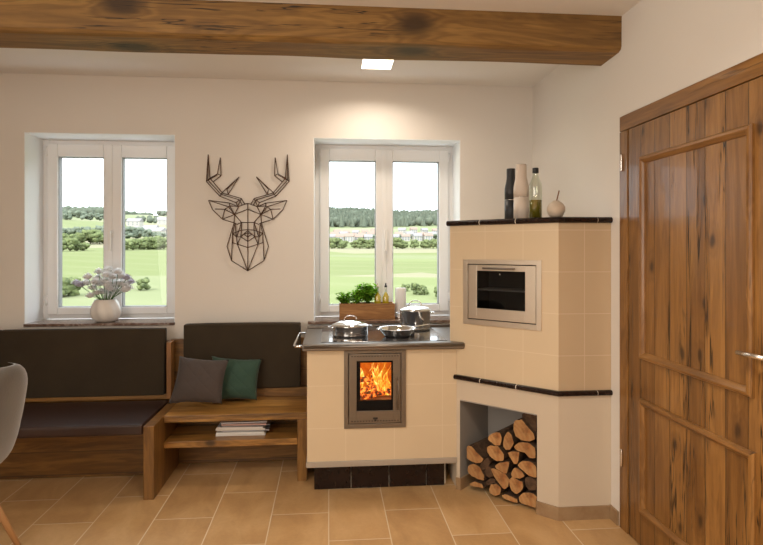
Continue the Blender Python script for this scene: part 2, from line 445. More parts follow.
struct(b.build('wall_back', M['wall']), 'beige plaster wall with the two windows')
b = MB(); b.box(XR, XR+.3, YF, 1.62, 0, CEIL); b.box(XR, XR+.3, 2.825, YB, 0, CEIL); b.box(XR, XR+.3, 1.62, 2.825, 2.08, CEIL); b.box(XR+.2, XR+.3, 1.62, 2.825, 0, 2.08)
struct(b.build('wall_right', M['wall']), 'beige plaster wall with the old wooden door')
struct(MB().box(XL-.3, XL, YF, YB, 0, CEIL).build('wall_left', M['wall']), 'beige plaster wall at the far left')
struct(MB().box(XL-.3, XR+.3, YF-.3, YF, 0, CEIL).build('wall_front', M['wall']), 'beige plaster wall behind the viewer')
# painted reveals of the two openings
for i, (x0, x1, z0, z1) in enumerate(WINS):
    b = MB(); e = .004
    b.box(x0, x0+e, YB+.001, 4.36, z0+.015, z1); b.box(x1-e, x1, YB+.001, 4.36, z0+.015, z1); b.box(x0, x1, YB+.001, 4.36, z1-e, z1)
    struct(b.build('trim_%d' % (i+1), M['reveal']), 'white painted reveal around the %s window' % ('left', 'right')[i])

# windows
def window(idx, x0, x1, z0, z1, sashes, handle_x, mat_label):
    root = empty('window_%d' % idx, ((x0+x1)/2, 4.39, z0)); struct(root, mat_label)
    y0, y1 = 4.355, 4.43
    fw = .045; zb = z0+.018
    b = MB()
    b.box(x0, x0+fw, y0, y1, zb, z1); b.box(x1-fw, x1, y0, y1, zb, z1); b.box(x0+fw, x1-fw, y0, y1, z1-fw, z1); b.box(x0+fw, x1-fw, y0, y1, zb, zb+.045)
    b.build('window_frame', M['pvc'], root, bevel=.004)
    for (a0, a1, g0, g1) in sashes:
        zt, zbm, gz1, gz0 = z1-.03, zb+.03, 2.072, .992
        ya, yb = 4.335, 4.40
        b = MB(); b.box(a0, g0, ya, yb, zbm, zt); b.box(g1, a1, ya, yb, zbm, zt); b.box(g0, g1, ya, yb, gz1, zt); b.box(g0, g1, ya, yb, zbm, gz0)
        s = b.build('sash', M['pvc'], root, bevel=.006)
        b = MB(); k = .004
        b.box(g0, g0+k, ya+.012, yb, gz0, gz1); b.box(g1-k, g1, ya+.012, yb, gz0, gz1); b.box(g0, g1, ya+.012, yb, gz0, gz0+k); b.box(g0, g1, ya+.012, yb, gz1-k, gz1)
        b.build('gasket', M['gasket'], s)
        b = MB(); b.add([(g0, 4.37, gz0), (g1, 4.37, gz0), (g1, 4.37, gz1), (g0, 4.37, gz1)], [(0, 1, 2, 3)])
        b.build('pane', M['glass'], s)
    hx = handle_x
    b = MB(); b.box(hx-.014, hx+.014, 4.325, 4.336, 1.49, 1.56)
    b.tube([(hx, 4.33, 1.53), (hx, 4.295, 1.53)], .008); b.box(hx-.010, hx+.010, 4.285, 4.30, 1.395, 1.545)
    b.build('window_handle', plain('handle_white', (.85, .84, .82), .3), root, bevel=.004)
    m0 = (sashes[0][1]+sashes[1][0])/2
    MB().box(m0-.016, m0+.016, 4.326, 4.40, zb+.031, z1-.031).build('meeting_strip', M['pvc'], root, bevel=.003)
    # hinges
    b = MB()
    for hz in (zb+.10, z1-.12):
        for hxx in (x0+.035, x1-.035): b.lathe([(.007, 0), (.007, .07)], (hxx, 4.335, hz), 10)
    b.build('hinge', M['pvc'], root)
    return root
window(1, -2.039, -1.053, .89, 2.192, [(-2.0, -1.573, -1.928, -1.614), (-1.562, -1.085, -1.488, -1.172)], -1.557, 'white double casement window behind the long bench')
window(2, -.102, .942, .89, 2.189, [(-.066, .408, .002, .352), (.418, .905, .48, .833)], .425, 'white double casement window behind the stove')
for i, (x0, x1) in enumerate([(-2.037, -1.055), (-.145, .895)]):
    b = MB()
    if i == 0: b.box(x0, x1, 4.085, 4.355, .887, .906)
    else: b.box(x0, x1, 4.055, 4.099, .887, .906); b.box(-.1, .94, 4.097, 4.355, .887, .906)
    struct(b.build('trim_%d' % (i+3), M['marble'], bevel=.002), 'brown marble window sill')

# baseboards
b = MB(); b.box(XR-.012, XR, 2.835, 2.92, 0, .07)
struct(b.build('baseboard_right', M['stonebase']), 'low stone baseboard beside the door')
b = MB(); b.box(XL, -2.6, YB-.012, YB, 0, .07)
struct(b.build('baseboard_back', M['stonebase']))

# ceiling beam
prof = [(2.81, CEIL), (2.81, 2.432), (2.822, 2.418), (2.84, 2.412), (3.035, 2.408), (3.04, 2.415), (3.04, CEIL)]
b = MB(); n = 60; vs = []; fs = []; m = len(prof)
for i in range(n+1):
    x = XL+(XR-XL)*i/n
    for j, (y, z) in enumerate(prof):
        w = 0 if z >= CEIL else .006
        vs.append((x, y+w*mnoise.noise(Vector((x*2.3, j*3.1, 0))), z+w*mnoise.noise(Vector((x*1.7, j*2.7, 5)))))
for i in range(n):
    for j in range(m):
        j2 = (j+1) % m; fs.append((i*m+j, i*m+j2, (i+1)*m+j2, (i+1)*m+j))
b.add(vs, fs); b.build('ceiling_beam', M['beam'])
tag(bpy.data.objects['ceiling_beam'], 'long dark oak beam with knots and cracks running under the ceiling', 'beam')

# ------------------------------------------------------------------ door
door = empty('door_1', (XR, 2.22, 0)); struct(door, 'old brown wooden plank door with raised panel mouldings')
DX = XR-.004
MB().box(DX, XR+.05, 1.70, 2.735, .005, 2.0).build('door_leaf', M['door'], door, bevel=.003)
b = MB(); b.box(DX-.002, XR+.05, 2.745, 2.822, 0, 2.0); b.box(DX-.002, XR+.05, 1.625, 1.692, 0, 2.0)
b.build('door_jamb', M['door_trim_z'], door, bevel=.003)
MB().box(DX-.002, XR+.05, 1.625, 2.822, 2.003, 2.078).build('door_head', M['door_trim_y'], door, bevel=.003)
def moulding(y0, y1, z0, z1, nm):
    # y0 is the far side; a stepped profile swept round the panel, mitred at the corners
    prof = [(0, 0), (0, .010), (.006, .018), (.016, .020), (.024, .014), (.032, .006), (.034, 0)]
    b = MB(); m = len(prof); vs = []; fs = []
    for (cy, cz, sy, sz) in [(y0, z0, -1, 1), (y1, z0, 1, 1), (y1, z1, 1, -1), (y0, z1, -1, -1)]:
        for (w, h) in prof: vs.append((DX-h, cy+sy*w, cz+sz*w))
    for i in range(4):
        i2 = (i+1) % 4
        for j in range(m-1): fs.append((i*m+j, i*m+j+1, i2*m+j+1, i2*m+j))
    b.add(vs, fs); b.mi = [(k//(m-1)) % 2 for k in range(len(b.f))]
    return b.build('moulding', [M['door_trim_y'], M['door_trim_z']], door)
moulding(2.615, 1.885, .893, 1.845, 'u')
moulding(2.615, 1.875, .165, .705, 'l')
b = MB(); b.box(DX-.006, DX, 1.752, 1.80, .93, 1.15)
hp = b.build('handle_plate', M['chrome'], door, bevel=.002)
b = MB(); b.tube([(DX, 1.785, 1.052), (DX-.05, 1.785, 1.052)], .009, 12); b.tube([(DX-.05, 1.780, 1.052), (DX-.052, 1.85, 1.05), (DX-.05, 1.905, 1.049)], .0085, 12)
b.build('door_handle', M['chrome'], door)
for hz in (.32, 1.80):
    b = MB(); b.lathe([(.006, 0), (.007, .003), (.007, .082), (.006, .085)], (DX-.008, 2.79, hz), 12); b.build('hinge', M['chrome'], door)

# ------------------------------------------------------------------ ceiling lights
def ceiling_light(x, y, label, power, s=.19, spread=150):
    r = empty('ceiling_light', (x, y, CEIL-.008), label, 'light')
    b = MB(); h = s/2; z0, z1 = CEIL-.008, CEIL
    b.box(x-h-.004, x-h, y-h-.004, y+h+.004, z0, z1); b.box(x+h, x+h+.004, y-h-.004, y+h+.004, z0, z1)
    b.box(x-h, x+h, y-h-.004, y-h, z0, z1); b.box(x-h, x+h, y+h, y+h+.004, z0, z1)
    b.build('lamp_frame', M['reveal'], r)
    MB().box(x-h, x+h, y-h, y+h, z0+.001, z0+.005).build('diffuser', M['lamp'], r)
    L = bpy.data.lights.new('panel_light', 'AREA'); L.energy = power; L.spread = math.radians(spread); L.size = s; L.color = (1.0, .87, .72)
    o = bpy.data.objects.new('panel_light', L); C.objects.link(o); o.location = (x, y, CEIL-.012)
    return r
ceiling_light(.306, 3.665, 'square lit ceiling panel lamp between the beam and the back wall', 7)
ceiling_light(.306, 1.0, 'added square ceiling panel lamp out of view on the right', 24)  # this and the next two panels are added out of view to brighten the room
ceiling_light(-1.7, 1.0, 'added square ceiling panel lamp out of view on the left', 1.5)
ceiling_light(.306, -1.2, 'added square ceiling panel lamp out of view behind the viewer', 24)
# added fill light beside the viewer: large soft area light, no lamp stands there
L = bpy.data.lights.new('soft_fill', 'AREA'); L.energy = 70; L.size = 2.2; L.color = (1.0, .93, .83)
o = bpy.data.objects.new('soft_fill', L); C.objects.link(o); o.location = (-1.7, .0, 1.8); o.rotation_euler = (math.radians(96), 0, math.radians(-60))

# ------------------------------------------------------------------ stove (cooker)
stove = empty('kitchen_stove', (.3, 3.6, 0), 'cream tiled wood-burning cooking stove with steel worktop under the right window', 'stove')
SF = 3.36
# body as front wall with a hole for the firebox
fx0, fx1, fz0, fz1 = .10, .435, .385, .812
b = MB()
b.box(-.124, fx0, SF, 4.0, .185, .826); b.box(fx1, .7495, SF, 4.0, .185, .826); b.box(fx0, fx1, SF, 4.0, .185, fz0); b.box(fx0, fx1, SF, 4.0, fz1, .826)
b.box(fx0, fx1, 3.72, 4.0, fz0, fz1)
b.build('body', M['tile_front'], stove)
b = MB(); b.box(-.13, .752, SF-.008, 4.0, .152, .185); b.build('lower_rail', plain('satin_metal_rail', (.42, .37, .31), .5, .3), stove, bevel=.003)
b = MB(); b.box(-.08, .70, 3.44, 3.98, 0, .152); pl = b.build('plinth', M['grout'], stove)
xx = [-.087, .131, .356, .580, .690]
for i in range(4):
    MB().box(xx[i]+.0025, xx[i+1]-.0025, 3.415, 3.44, .002, .151).build('plinth_tile', M['glaze'], pl, bevel=.002)
# worktop
b = MB(); b.prism([(-.15, 3.316), (.790, 3.316), (.7135, 3.3925), (.8965, 3.5765), (.8965, 4.0), (-.15, 4.0)], .8285, .867)
top = b.build('worktop', M['steel'], stove, bevel=.006, seg=3)
MB().box(-.045, .70, 3.385, 3.975, .867, .870).build('hotplate', M['cast'], top, bevel=.001)
b = MB(); b.box(-.145, .895, 3.985, 4.0, .867, .884); b.build('upstand', M['steel'], top, bevel=.002)
b = MB(); b.tube([(-.135, 3.86, .853), (-.19, 3.86, .853), (-.197, 3.85, .853), (-.197, 3.36, .853), (-.19, 3.345, .853), (-.14, 3.345, .853)], .0075, 10)
b.build('side_rail', M['polished'], stove)
b = MB(); b.tube([(-.14, 3.314, .853), (.785, 3.314, .853)], .009, 10); b.build('front_rail', M['steel'], stove)
# fire door
fd = empty('fire_door', (.27, SF, .37)); fd.parent = stove; fd.location = Vector((.27, SF, .37))-stove.location
b = MB(); o0, o1, p0, p1 = .088, .447, .373, .821
b.box(o0, .112, SF-.012, SF, p0, p1); b.box(.420, o1, SF-.012, SF, p0, p1); b.box(.112, .420, SF-.012, SF, p0, .399); b.box(.112, .420, SF-.012, SF, .806, p1)
b.build('outer_frame', M['steel'], fd, bevel=.001)
b = MB(); y0, y1 = SF-.016, SF+.01; a0, a1, c0, c1 = .116, .416, .403, .802; g0, g1, h0, h1 = .160, .372, .474, .763
b.box(a0, g0, y0, y1, c0, c1); b.box(g1, a1, y0, y1, c0, c1); b.box(g0, g1, y0, y1, c0, h0); b.box(g0, g1, y0, y1, h1, c1)
df = b.build('door_frame', M['steel'], fd, bevel=.001)
b = MB(); y0, y1 = SF-.010, SF+.006; 
b.box(g0, .182, y0, y1, h0, h1); b.box(.362, g1, y0, y1, h0, h1); b.box(.182, .362, y0, y1, h0, .534); b.box(.182, .362, y0, y1, .752, h1)
b.build('glass_border', M['blackglass'], fd)
MB().add([(.182, SF-.006, .534), (.362, SF-.006, .534), (.362, SF-.006, .752), (.182, SF-.006, .752)], [(0, 1, 2, 3)]).build('glass', M['fireglass'], fd)
for z in (.790, .416):
    b = MB()
    for k in range(17):
        x = .134+k*.0166; b.box(x-.004, x+.004, SF-.0175, SF-.016, z-.0025, z+.0025)
    b.build('vent_slots', M['darkgap'], fd)
b = MB(); b.box(.255, .282, SF-.0175, SF-.016, .425, .436); b.box(.262, .275, SF-.0175, SF-.016, .416, .424); b.build('maker_badge', M['darkgap'], fd)
b = MB(); b.tube([(.398, SF-.016, .485), (.398, SF-.035, .485), (.398, SF-.038, .49), (.398, SF-.038, .65), (.398, SF-.035, .655), (.398, SF-.016, .655)], .005, 10)
b.build('handle', M['steel'], fd)
# firebox interior
b = MB(); b.box(.118, .125, 3.371, 3.70, .41, .81); b.box(.412, .419, 3.371, 3.70, .41, .81); b.box(.118, .419, 3.371, 3.70, .40, .52); b.box(.118, .419, 3.371, 3.70, .80, .81)
b.build('firebox_lining', M['firebrick'], stove)
MB().box(.125, .412, 3.66, 3.70, .52, .80).build('firebox_back', M['glowback'], stove)
# burning logs
rng = random.Random(3)
fire_logs = [((.17, 3.44, .545), (.30, 3.56, .60)), ((.38, 3.44, .545), (.25, 3.56, .61)), ((.20, 3.40, .54), (.33, 3.47, .55)), ((.27, 3.42, .56), (.275, 3.60, .64)), ((.165, 3.52, .62), (.32, 3.58, .59))]
for k, (p, q) in enumerate(fire_logs):
    p, q = Vector(p), Vector(q); b = MB(); pts = [p+(q-p)*t+Vector((0, 0, .004*math.sin(t*9+k))) for t in [i/6 for i in range(7)]]
    b.tube(pts, .017, 7); tag(b.build('burning_log', M['ember']), ['glowing log leaning to the right in the stove fire', 'glowing log leaning to the left in the stove fire', 'front glowing log lying low in the stove fire', 'middle glowing log pointing back in the stove fire', 'rear glowing log lying across the stove fire'][k], 'log', 'logs burning in the stove')
fl = MB()
for k in range(13):
    x = .18+.19*((k*0.37) % 1.0); y = 3.45+.16*((k*.61) % 1.0); h = .10+.115*((k*.43) % 1.0); w = .018+.014*((k*.29) % 1)
    if k % 3 == 0: x, h = .285+.02*rng.uniform(-1, 1), .2
    vs = []; N = 14
    for i in range(N+1):
        t = i/N; ww = w*(math.sin(PI*min(1, t*1.0+.22))**.8)*(1-t)**.35+.0005
        cx = x+.022*math.sin(t*6+k)*t; 
        for s in (-1, -.4, .4, 1): vs.append((cx+s*ww, y+.012*(1-s*s)+.01*math.sin(k+t*4), .535+h*t))
    fs = [(i*4+j, i*4+j+1, (i+1)*4+j+1, (i+1)*4+j) for i in range(N) for j in range(3)]
    fl.add(vs, fs, None, 0, True)
tag(fl.build('fire', M['flame']), 'orange and yellow flames burning behind the stove glass', 'fire', kind='stuff')
L = bpy.data.lights.new('fire_light', 'POINT'); L.energy = 1.2; L.color = (1, .42, .1); L.shadow_soft_size = .04
o = bpy.data.objects.new('fire_light', L); C.objects.link(o); o.location = (.27, 3.42, .66)

# ------------------------------------------------------------------ corner masonry heater
DO = Vector((.75, 3.36, 0)); DS = Vector((R2, -R2, 0)); DN = Vector((-R2, -R2, 0))
def D(p): return DO+DS*p[0]+DN*p[1]+Vector((0, 0, p[2]))      # (along the diagonal face, outward, up)
heater = empty('corner_heater', (1.19, 3.5, 0), 'tall cream tiled masonry heater filling the corner, with oven and wood niche', 'masonry heater')
sA, sB, nd = .0226, .5035, .33
A = D((sA, 0, 0)); B = D((sB, 0, 0)); A2 = D((sA, -nd, 0)); B2 = D((sB, -nd, 0))
foot = [(.75, SF), (1.19, 2.92), (XR-.001, 2.92), (XR-.001, YB-.001), (.75, YB-.001)]
notch = [(.75, SF), A.xy[:], A2.xy[:], B2.xy[:], B.xy[:], (1.19, 2.92), (XR-.001, 2.92), (XR-.001, YB-.001), (.75, YB-.001)]
ins = {tuple(round(q, 4) for q in p) for p in (A.xy, A2.xy, B2.xy, B.xy)}
def sides(e):
    k = [tuple(round(q, 4) for q in p) in ins for p in e]
    return 1 if all(k) else 0
b = MB(); b.prism(notch, 0, .528, sides=sides); b.prism(foot, .5281, .645)
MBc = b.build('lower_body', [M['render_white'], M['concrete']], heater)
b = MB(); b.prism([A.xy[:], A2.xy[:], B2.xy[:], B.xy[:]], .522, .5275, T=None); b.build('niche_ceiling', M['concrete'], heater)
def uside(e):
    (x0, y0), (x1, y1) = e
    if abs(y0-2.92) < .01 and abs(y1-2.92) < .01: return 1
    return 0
up1 = [(.7505, 3.3595), (1.19, 2.92), (XR-.001, 2.92), (XR-.001, YB-.001), (.7505, YB-.001)]
up2 = [(.717, 3.393), (1.19, 2.92), (XR-.001, 2.92), (XR-.001, YB-.001), (.90, YB-.001), (.90, 3.576)]
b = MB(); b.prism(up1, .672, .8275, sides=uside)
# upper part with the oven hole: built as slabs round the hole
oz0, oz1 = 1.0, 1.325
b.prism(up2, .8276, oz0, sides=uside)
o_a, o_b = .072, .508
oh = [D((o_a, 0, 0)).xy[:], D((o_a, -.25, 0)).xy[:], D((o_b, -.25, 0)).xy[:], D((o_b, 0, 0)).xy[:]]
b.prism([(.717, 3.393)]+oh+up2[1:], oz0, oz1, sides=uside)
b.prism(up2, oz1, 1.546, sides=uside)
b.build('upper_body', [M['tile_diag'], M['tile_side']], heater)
# dark ledges, tile by tile
def ledge(z0, z1, name, s_start, cuts, xcut, over):
    base = MB(); g_ = .0165
    poly = [(.752+.0, 3.3575)] if z0 < 1 else [(.717, 3.393)]
    poly = poly+[(1.19, 2.92), (XR-.001, 2.92), (XR-.001, YB-.001)]+([(.752, YB-.001)] if z0 < 1 else [(.90, YB-.001), (.90, 3.576)])
    base.prism(poly, z0, z1); lb = base.build(name, M['grout'], heater)
    def tile(s0, s1, e1=0):
        bb = MB(); r = (z1-z0)/2; N = 8; prof = [(-.05, z0+.0005)]+[(over-r+r*math.cos(t), (z0+z1)/2+r*math.sin(t)) for t in [(-.5+i/N)*PI for i in range(N+1)]]+[(-.05, z1-.0005+.002)]
        vs = []; m = len(prof)
        for e, s in enumerate((s0, s1)):
            for d, z in prof:
                ss = s+(d*math.tan(PI/8) if (e and e1) else 0)
                vs.append(D((ss, d, z)))
        bb.add(vs, [(j, j+1, m+j+1, m+j) for j in range(m-1)]+[tuple(range(m)), tuple(range(2*m-1, m-1, -1))], None, 0, False)
        bb.build('ledge_tile', M['glaze'], lb)
    r_ = (z1-z0)/2-.0008; gp_ = [(-.05, z0+.001)]+[(over-.0015-r_+r_*math.cos(t), (z0+z1)/2+r_*math.sin(t)) for t in [(-.5+i/8)*PI for i in range(9)]]+[(-.05, z1-.001)]
    gb = MB(); m = len(gp_)
    vs = [D((s_start+.002, d, z)) for d, z in gp_]+[D((.6223+d*math.tan(PI/8), d, z)) for d, z in gp_]+[Vector((XR-.003, 2.92-d, z)) for d, z in gp_]
    gb.add(vs, [(e*m+j, e*m+j+1, (e+1)*m+j+1, (e+1)*m+j) for e in (0, 1) for j in range(m-1)]); gb.build('joint_mortar', M['grout'], lb)
    cuts = [s_start]+cuts+[.6223]
    for i in range(len(cuts)-1): tile(cuts[i]+.0025, cuts[i+1]-(.0025 if i < len(cuts)-2 else 0), i == len(cuts)-2)
    r = (z1-z0)/2; N = 8
    prof = [(-.05, z0+.0005)]+[(over-r+r*math.cos(t), (z0+z1)/2+r*math.sin(t)) for t in [(-.5+i/N)*PI for i in range(N+1)]]+[(-.05, z1+.0015)]
    for (x0, x1, mit) in ((1.19, xcut-.0015, True), (xcut+.0015, XR-.002, False)):
        bb = MB(); m = len(prof); vs = []
        for e, x in enumerate((x0, x1)):
            for d, z in prof: vs.append((x-(d*math.tan(PI/8) if (mit and e == 0) else 0), 2.92-d, z))
        bb.add(vs, [(j, j+1, m+j+1, m+j) for j in range(m-1)]+[tuple(range(m)), tuple(range(2*m-1, m-1, -1))])
        bb.build('ledge_tile', M['glaze'], lb)
ledge(1.546, 1.577, 'upper_ledge', -.062, [.162, .386], 1.394, .022)
ledge(.645, .672, 'lower_ledge', -.012, [.165, .389], 1.394, .022)
# plinth strips
b = MB(); e = .010
b.prism([D((.0, 0, 0)).xy[:], D((.0, e, 0)).xy[:], D((sA, e, 0)).xy[:], D((sA, 0, 0)).xy[:]], 0, .068)
b.prism([A.xy[:], A2.xy[:], D((sA+e, -nd, 0)).xy[:], D((sA+e, e, 0)).xy[:], D((sA, e, 0)).xy[:]], 0, .068)
b.build('stone_plinth', M['stonebase'], heater); b = MB()
b.prism([D((sB, 0, 0)).xy[:], D((sB, e, 0)).xy[:], D((.6223+e*.414, e, 0)).xy[:], (1.19, 2.92)], 0, .068)
b.prism([(1.19, 2.92), (1.19-e*.414, 2.92-e), (XR-.013, 2.92-e), (XR-.013, 2.92)], 0, .068)
b.build('stone_plinth', M['stonebase'], heater)
# oven
ov = empty('oven', D((.29, 0, .97))); ov.parent = heater; ov.location = D((.29, 0, .97))-heater.location
def dring(b, s0, s1, z0, z1, t0, t1, u0, u1, d0, d1):
    b.box(s0, t0, d0, d1, z0, z1, T=D); b.box(t1, s1, d0, d1, z0, z1, T=D); b.box(t0, t1, d0, d1, z0, u0, T=D); b.box(t0, t1, d0, d1, u1, z1, T=D)
b = MB(); dring(b, .0495, .5315, .976, 1.350, .0785, .5025, 1.006, 1.324, 0, .009); b.build('outer_frame', M['steel_warm'], ov, bevel=.001)
b = MB(); dring(b, .083, .498, 1.0105, 1.3195, .1385, .437, 1.073, 1.286, -.01, .006); b.build('oven_door', M['steel_warm'], ov, bevel=.0015)
b = MB(); b.add([D(p) for p in ((.1385, .002, 1.073), (.437, .002, 1.073), (.437, .002, 1.286), (.1385, .002, 1.286))], [(0, 1, 2, 3)]); b.build('glass', M['ovenglass'], ov)
b = MB(); b.box(.073, .507, -.2495, -.24, 1.001, 1.324, T=D); b.box(.073, .078, -.2495, -.011, 1.001, 1.324, T=D); b.box(.502, .507, -.2495, -.011, 1.001, 1.324, T=D)
b.box(.078, .502, -.24, -.011, 1.001, 1.006, T=D); b.box(.078, .502, -.24, -.011, 1.319, 1.324, T=D); b.build('oven_cavity', M['darkgap'], ov)
b = MB(); b.tube([D((.09, -.02, 1.175)), D((.49, -.02, 1.175))], .0018, 6); b.tube([D((.09, -.22, 1.175)), D((.49, -.22, 1.175))], .0018, 6)
for k in range(17): b.tube([D((.10+k*.023, -.018, 1.177)), D((.10+k*.023, -.22, 1.177))], .0022, 6)
b.build('oven_rack', plain('rack_wire', (.9, .9, .9), .3, .6), ov)
b = MB(); b.tube([D((.20, .006, 1.301)), D((.20, .028, 1.301))], .004, 8); b.tube([D((.375, .006, 1.301)), D((.375, .028, 1.301))], .004, 8); b.tube([D((.19, .029, 1.301)), D((.385, .029, 1.301))], .0055, 10)
b.build('handle', M['steel'], ov)
b = MB(); b.lathe([(.006, 0), (.006, .002)], D((.285, .004, 1.268)), 12, T=Matrix.Rotation(PI/2, 4, Vector((DS.x, DS.y, 0))).to_3x3() if False else None)
b = MB(); b.blob(D((.285, .003, 1.268)), .0055, 2, 0); b.build('polished_bead', M['polished'], ov)  # small polished bead near the top of the oven glass

# ------------------------------------------------------------------ firewood in the niche
# outlines of the cut ends, traced on a plane just behind the opening
LOGS = [
 [(270,95),(300,90),(330,120),(355,150),(362,178),(340,188),(300,182),(272,160),(265,125)],
 [(303,64),(345,58),(369,66),(369,165),(360,140),(336,108),(308,82)],
 [(152,165),(180,146),(205,150),(214,175),(205,208),(178,202),(150,180)],
 [(218,205),(222,170),(240,145),(256,160),(266,195),(250,225),(228,225)],
 [(268,212),(290,193),(330,195),(362,215),(366,262),(338,262),(315,240),(280,228)],
 [(55,208),(75,212),(100,240),(128,268),(110,287),(75,280),(54,262)],
 [(146,215),(160,208),(195,210),(222,250),(218,278),(190,278),(165,262),(148,240)],
 [(240,240),(262,232),(292,238),(284,288),(268,290),(252,265)],
 [(285,295),(305,277),(345,280),(369,305),(368,352),(340,345),(300,315)],
 [(182,296),(205,284),(242,280),(244,300),(232,335),(210,325),(185,310)],
 [(58,300),(85,290),(112,305),(132,340),(130,362),(108,362),(75,345),(58,325)],
 [(162,312),(180,312),(225,335),(246,360),(240,390),(222,405),(200,380),(175,345)],
 [(254,335),(270,305),(300,322),(316,345),(295,358),(262,352)],
 [(247,362),(262,350),(290,365),(308,372),(306,405),(280,428),(255,412),(246,385)],
 [(318,352),(345,350),(369,368),(369,408),(335,408),(318,385)],
 [(290,440),(310,420),(350,424),(370,440),(366,490),(330,478),(295,465)],
 [(155,400),(165,383),(190,380),(208,400),(205,430),(180,435),(158,420)],
 [(135,320),(148,300),(165,312),(172,345),(155,352),(138,340)],
 [(138,370),(160,355),(182,362),(180,378),(160,384),(145,388)],
 [(66,380),(90,371),(122,382),(128,400),(100,394),(72,390)],
 [(210,432),(235,430),(280,450),(284,468),(250,458),(222,446)],
 [(128,270),(148,262),(160,280),(150,300),(128,318),(112,300)],
]
WHERE = ['large split firewood log near the top right of the niche pile', 'dark barked firewood log topmost in the niche pile', 'firewood log highest at the middle of the niche pile', 'narrow upright split firewood log below the pile top',
 'broad firewood log with a notch against the right niche wall', 'firewood log highest on the left side of the niche pile', 'arched firewood log in the middle of the niche pile', 'small triangular firewood log in the pile centre',
 'big firewood log halfway down the right niche wall', 'pale flat-cut firewood log above the long slanting one', 'wedge firewood log low on the left niche wall', 'long slanting firewood log in the lower middle of the pile',
 'firewood log wedged right of the pale flat-cut one', 'round firewood log in the lower right of the pile', 'dark firewood log on the right just above the bottom one', 'bottom right firewood log standing on the floor tiles',
 'small round firewood log near the bottom middle', 'little dark firewood log beside the slanting one', 'dark thin firewood log above the small round one', 'flat firewood log lying at the bottom left', 'flat firewood log lying at the bottom beside the right one', 'thin dark firewood log between left and arched ones']
rng = random.Random(11)
for k, poly in enumerate(LOGS):
    dep = .012+.012*rng.random() if k not in (1, 17, 18, 21) else .035
    if k == 1: dep = .05
    pts = []
    for (a, c) in poly:
        P = atdiag(455+a/4.537, 400+c/4.537, 4.11+dep*math.sqrt(2))
        s = (P-DO).dot(DS); s = max(sA+.013, min(sB-.004, s)); z = max(.004, P.z); pts.append(Vector((s, z)))
    cen = sum(pts, Vector((0, 0)))/len(pts)
    pts = [cen+(p-cen)*(1.0+.03*rng.uniform(-1, 1)) for p in pts]
    pts = [Vector((max(sA+.0125, min(sB-.003, p.x)), max(.003, p.y))) for p in pts]
    # round the outline
    fine = []
    n = len(pts)
    for i in range(n):
        p0, p1, p2, p3 = pts[i-1], pts[i], pts[(i+1) % n], pts[(i+2) % n]
        for t in (0, .4, .75):
            q = .5*((2*p1)+(p2-p0)*t+(2*p0-5*p1+4*p2-p3)*t*t+(3*p1-p0-3*p2+p3)*t**3)
            lin = p1.lerp(p2, t); q = q.lerp(lin, .55)+Vector((rng.uniform(-.0018, .0018), rng.uniform(-.0018, .0018)))
            fine.append(Vector((max(sA+.0125, min(sB-.003, q.x)), max(.003, q.y))))
    n = len(fine); length = .26+.03*rng.random(); K = 6; vs = []
    for j in range(K+1):
        t = j/K
        for p in fine:
            q = cen+(p-cen)*(1-.06*t-.015*abs(math.sin(7*t+p.x*30)))
            q = Vector((max(sA+.0125, min(sB-.003, q.x)), max(.003, q.y)))
            vs.append(D((q.x, -dep-length*t, q.y)))
    fs = [(j*n+i, j*n+(i+1) % n, (j+1)*n+(i+1) % n, (j+1)*n+i) for j in range(K) for i in range(n)]
    b = MB(); b.add(vs, fs, None, 1, False); b.add(vs[:n], [tuple(range(n))], None, 0); b.add(vs[K*n:], [tuple(range(n))], None, 0)
    o = b.build('firewood_log', [M['cutwood'] if k not in (1, 17, 18, 21, 14) else M['bark'], M['bark']])  # the dark logs take the bark colour on their ends too
    tag(o, WHERE[k], 'firewood', 'split logs stacked in the wood niche')

# ------------------------------------------------------------------ things on the heater ledge
ZL = 1.5785
def on_ledge(u, D_=4.30):
    p = atdiag(u, 249, D_); return p.x, p.y
x, y = on_ledge(510.8, 4.33); z = ZL
r = empty('pepper_mill', (x, y, z), 'matt black bottle-shaped mill on the dark heater ledge', 'mill')
k = .0357
MB().lathe([(k, 0), (k, .113)], (x, y, z), 28).build('base', M['black'], r)
MB().lathe([(k*.98, .113), (k*.98, .117)], (x, y, z), 28).build('ring', M['chrome'], r)
MB().lathe([(k, .117), (k, .17), (k*.97, .185), (k*.80, .215), (k*.70, .235), (k*.68, .29), (k*.66, .296), (.002, .297)], (x, y, z), 28).build('top', M['black'], r)
x, y = on_ledge(521.2, 4.24); k = .042
r = empty('salt_mill', (x, y, z), 'tall pale cream bottle-shaped mill beside the black one', 'mill')
MB().lathe([(k, 0), (k, .12)], (x, y, z), 28).build('base', M['millwhite'], r)
MB().lathe([(k*.98, .12), (k*.98, .122)], (x, y, z), 28).build('ring', M['chrome'], r)
MB().lathe([(k, .122), (k, .17), (k*.97, .185), (k*.82, .215), (k*.72, .235), (k*.70, .298), (k*.67, .305), (.002, .306)], (x, y, z), 28).build('top', M['millwhite'], r)
x, y = on_ledge(535.5, 4.185); k = .0345
r = empty('oil_bottle', (x, y, z), 'clear glass oil bottle with black cap, half full of green oil', 'bottle')
MB().lathe([(.002, 0), (k, .001), (k, .165), (k*.94, .185), (k*.55, .215), (.0145, .232), (.0145, .252)], (x, y, z), 28, caps=False).build('glass', M['bottleglass'], r)
MB().lathe([(k-.002, .003), (k-.002, .097)], (x, y, z), 28).build('oil', M['oil'], r)
MB().lathe([(.0155, .244), (.0165, .246), (.0165, .27), (.015, .272)], (x, y, z), 24).build('cap', M['black'], r)
x, y = on_ledge(556, 4.19)
r = empty('honey_pot', (x, y, z), 'small round cream pot with a wooden stick in it', 'pot')
